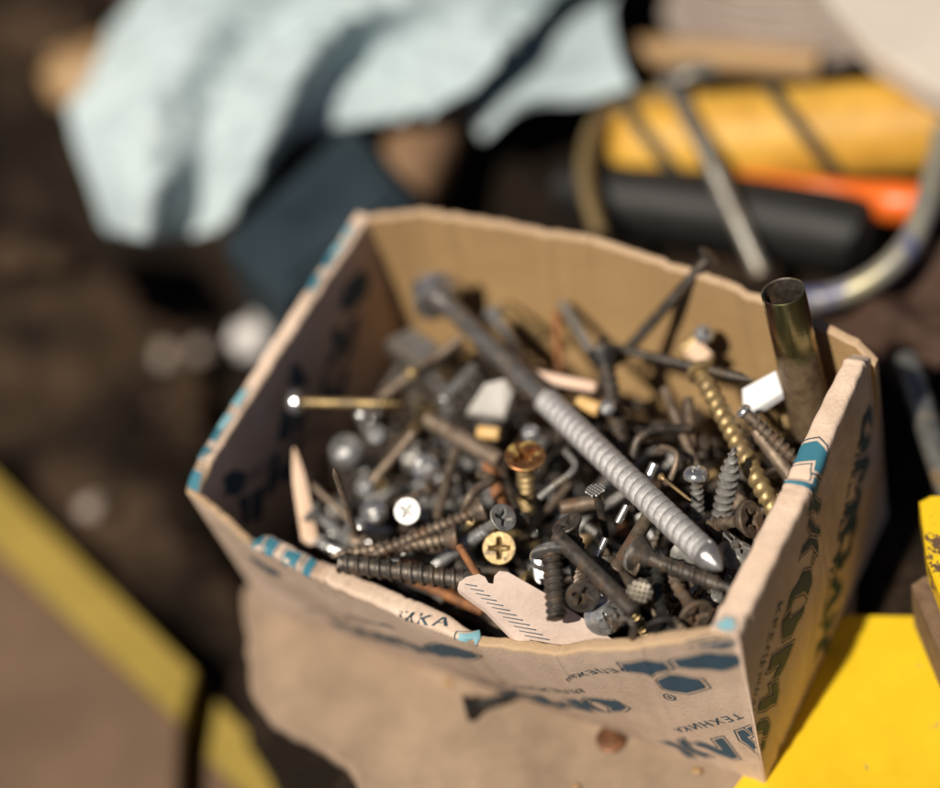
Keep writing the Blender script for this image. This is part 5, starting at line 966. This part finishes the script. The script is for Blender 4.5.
def rods():
    mb = MB(); tube(mb, [at(668, 78, 3.6), at(700, 140, 3.4), at(730, 205, 2.6), at(762, 275, 1.6)], .26, 16)
    r = link('steel_rod_tool', None); tag(r, 'slim steel rod with a bent flat tip leaning across the yellow roll', 'rod')
    link('shaft', mb.mesh('shaft', M['steelrod']), r); mb = MB(); tube(mb, [at(668, 80, 3.6), at(690, 70, 3.7), at(716, 68, 3.6)], [.3, .34, .2], 14, flat=.5); link('bent_tip', mb.mesh('bent_tip', M['steelrod']), r)
    mb = MB(); tube(mb, [at(652, 172, 1.7), at(700, 178, 1.7), at(780, 184, 1.7), at(850, 192, 1.7), at(890, 202, 1.7), at(935, 204, 1.7)], [.26, .28, .28, .34, .62, .55], 20)
    obj_at('orange_handle', 'bright orange plastic rod between the yellow roll and black grip', 'handle', mb, 'orange')
    mb = MB(); tube(mb, [at(560, 186, 1.3), at(600, 194, 1.2), at(612, 198, 1.2), at(720, 212, 1.1), at(835, 232, 1.1), at(862, 240, 1.0), at(872, 243, 1.0)], [.7, 1.05, 1.15, 1.2, 1.2, 1.1, .6], 28)
    obj_at('rubber_grip', 'black rubber grip lying behind the back wall of the box', 'grip', mb, 'rubber')
    mb = MB(); tube(mb, [at(600, 235, 2.6), at(588, 195, 2.9), at(585, 160, 3.0), at(600, 120, 3.0), at(640, 98, 2.8), at(700, 92, 2.6)], .23, 16)
    obj_at('bent_tube', 'bent dull yellow tube rising at the left end of the yellow roll', 'tube', mb, 'brass')
    mb = MB(); tube(mb, [at(945, 130, 3.2), at(936, 170, 3.2), at(925, 210, 3.2), at(905, 250, 2.9), at(868, 282, 2.5), at(825, 298, 2.2), at(790, 300, 2.0)], .36, 16)
    obj_at('saw_bow', 'bent steel bow with chipped yellow and blue paint curving at the right', 'saw frame', mb, 'bow')
    mb = MB(); tube(mb, [at(905, 360, 2.2), at(918, 395, 2.3), at(935, 450, 2.4), at(965, 540, 2.4)], .34, 16)
    obj_at('grey_rod', 'grey steel rod leaning in the dark gap right of the box', 'rod', mb, 'steelrod')
    mb = MB(); tube(mb, [at(610, 52, 1.2), at(700, 56, 1.2), at(820, 66, 1.2)], [.5, .55, .5], 14)
    obj_at('tan_batten', 'narrow tan stick lying beyond the yellow roll', 'stick', mb, 'tanwood')
rods()
def coil():
    mb = MB(); pts = []
    c = at(775, 10, 1.2)
    for k in range(7 * 24):
        a = k * 2 * math.pi / 24; R = 3.4 - .16 * (k / 24); pts.append(c + Vector((R * 1.1 * math.cos(a), R * .62 * math.sin(a), (k / 24) * .38 - .6)))
    tube(mb, pts, .34, 8, 1, smooth=False); obj_at('rope_coil', 'coil of grey-brown rope at the top, right of the mint cloth', 'rope', mb, 'rope')
    mb = MB(); pts = [at(815, -20, 4.6), at(838, 12, 4.6), at(872, 48, 4.6), at(930, 84, 4.6), at(1000, 110, 4.6), at(1080, 20, 4.6), at(960, -90, 4.6)]
    slab(mb, pts, 1.0, bev=.12); obj_at('cream_panel', 'cream coloured panel corner cutting across the top right', 'panel', mb, 'cream', angle=25)
coil()
def leather():
    rows = [P((820, 330, .4), (850, 290, 1.6), (900, 262, 1.9), (960, 240, 1.5)), P((850, 360, .4), (885, 318, 1.8), (925, 300, 1.2), (975, 290, 1.8)),
            P((885, 375, .3), (908, 345, 1.1), (940, 335, 1.7), (985, 330, 1.0)), P((900, 400, .1), (925, 380, .7), (955, 365, .9), (1000, 360, .4))]
    mb = MB(); patch(mb, rows, 10, lambda p, u, v: Vector((0, 0, .55 * noise.noise(p * .55) + .2 * noise.noise(p * 1.5))), .2)
    obj_at('leather_scrap', 'crumpled brown leather piece lying right of the box beneath the saw frame', 'leather', mb, 'leather', angle=180)
    rows = [P((-60, 260, -8.3), (60, 250, -7), (150, 262, -6.4), (235, 300, -7.7)), P((-80, 380, -7.5), (40, 360, -6.5), (130, 370, -7.4), (200, 380, -7.6)),
            P((-60, 500, -7.7), (60, 470, -7.4), (140, 470, -6.7), (205, 500, -7.8)), P((20, 640, -7.6), (100, 600, -6.9), (190, 590, -7.5), (240, 600, -7.9)), P((150, 800, -7.7), (210, 760, -7.3), (260, 740, -7.8), (300, 760, -8.1))]
    mb = MB(); patch(mb, rows, 12, lambda p, u, v: Vector((0, 0, .7 * noise.noise(p * .28) + .25 * noise.noise(p * .8) - .35)), .15)
    obj_at('brown_sacking', 'rumpled dark brown sacking spread on the ground left of the box', 'cloth', mb, 'earthcloth', angle=180)
leather()
def case():
    r = link('tool_case', None); tag(r, 'out-of-focus brown case with yellow edges in the lower left foreground', 'case')
    z = -6.0
    for nm, mat, pts, dz, th in (('edge_trim', 'yellow_wood', [(-60, 424), (194, 672), (180, 722), (-60, 496)], 0, 1.2), ('lid_panel', 'brownboard', [(-60, 496), (180, 722), (172, 900), (-60, 900)], -.12, 2.6),
                             ('edge_trim', 'yellow_wood', [(216, 700), (345, 832), (300, 850), (206, 756)], -.2, 1.2), ('lid_panel', 'brownboard', [(206, 756), (300, 850), (290, 900), (200, 900)], -.32, 2.6)):
        mb = MB(); slab(mb, [at(x, y, z + dz) for x, y in pts], th, bev=.1); link(nm, mb.mesh(nm, M[mat], angle=25), r)
case()
def bits():
    def blob(name, label, cat, c, r, mat, sq=(1, 1, .7), seed=0):
        mb = MB(); n = 10; vs = []; fs = []; m = 14
        for i in range(n + 1):
            for j in range(m):
                a = math.pi * i / n; b = 2 * math.pi * j / m; d = Vector((math.sin(a) * math.cos(b) * sq[0], math.sin(a) * math.sin(b) * sq[1], math.cos(a) * sq[2]))
                d *= r * (1 + .6 * noise.noise(d * 1.8 + Vector((seed, 0, 0)))); vs.append(d)
        for i in range(n):
            for j in range(m): j2 = (j + 1) % m; fs.append((i * m + j, (i + 1) * m + j, (i + 1) * m + j2, i * m + j2))
        mb.add(vs, fs); o = link(name, mb.mesh(name, M[mat], angle=180)); o.location = c * CM; tag(o, label, cat)
    blob('white_cap', 'round white plastic cap just outside the left wall of the box', 'cap', at(257, 337, -2.6), .75, 'whiteball', (1, 1, .9))
    for i, (x, y, z, r, lab) in enumerate([(92, 507, .9, .45, 'small pinkish white pebble on the brown sacking, far left'), (165, 355, 1.4, .5, 'beige pebble left of the white round cap'),
            (200, 350, 1.0, .42, 'grey-pink pebble between the beige pebble and the white round cap'), (162, 405, .9, .45, 'brownish pebble below the beige pebble on the sacking'), (168, 535, .8, .35, 'small dull pebble left of the torn sheet')]):
        blob('pebble', lab, 'pebble', at(x, y, z - 7.2), r * .8, 'pebble' if i < 3 else 'leather', seed=i * 3)
    for i, (x, y, r, m, lab) in enumerate([(95, 75, 1.5, 'tanwood', 'tan lump in the dark corner at the upper left'), (30, 20, 2.2, 'earthcloth', 'brown lump at the top left corner'), (20, 245, 1.5, 'earthcloth', 'brown clod near the left edge below the cloth'), (140, 0, 1.4, 'earthcloth', 'brown lump touching the top left of the mint cloth')]):
        blob('earth_clod', lab, 'clod', at(x, y, .5), r, m, (1.5, .9, .6), i * 7)
    # on the cardboard sheet
    p, q = at(465, 708, .35), at(520, 694, .28); fast('black_screw', 'black screw lying on the cardboard sheet, its end under the box', 'screw', p, q, 'bugle', .17, .36, ('black', 'black'), .3)
    mb = MB(); lathe(mb, [(-.05, .0), (-.05, .34), (-.03, .38), (.03, .38), (.05, .34), (.05, .0)], 32); o = link('copper_disc', mb.mesh('copper_disc', M['coin'])); c = at(611, 739, .07)
    o.matrix_world = orient(c, c + Vector((.05, -.03, 1))); tag(o, 'small coppery disc lying on the cardboard sheet in front of the box', 'disc')
    for x, y, lab in ((447, 682, 'tiny pale crumb on the cardboard sheet above the black screw'), (576, 788, 'tiny tan crumb on the cardboard sheet below the coppery disc'), (697, 770, 'small pale flake at the bottom right of the cardboard sheet')):
        blob('paper_crumb', lab, 'crumb', at(x, y, .03), .11, 'tanwood', (1.4, 1, .3), x)
bits()
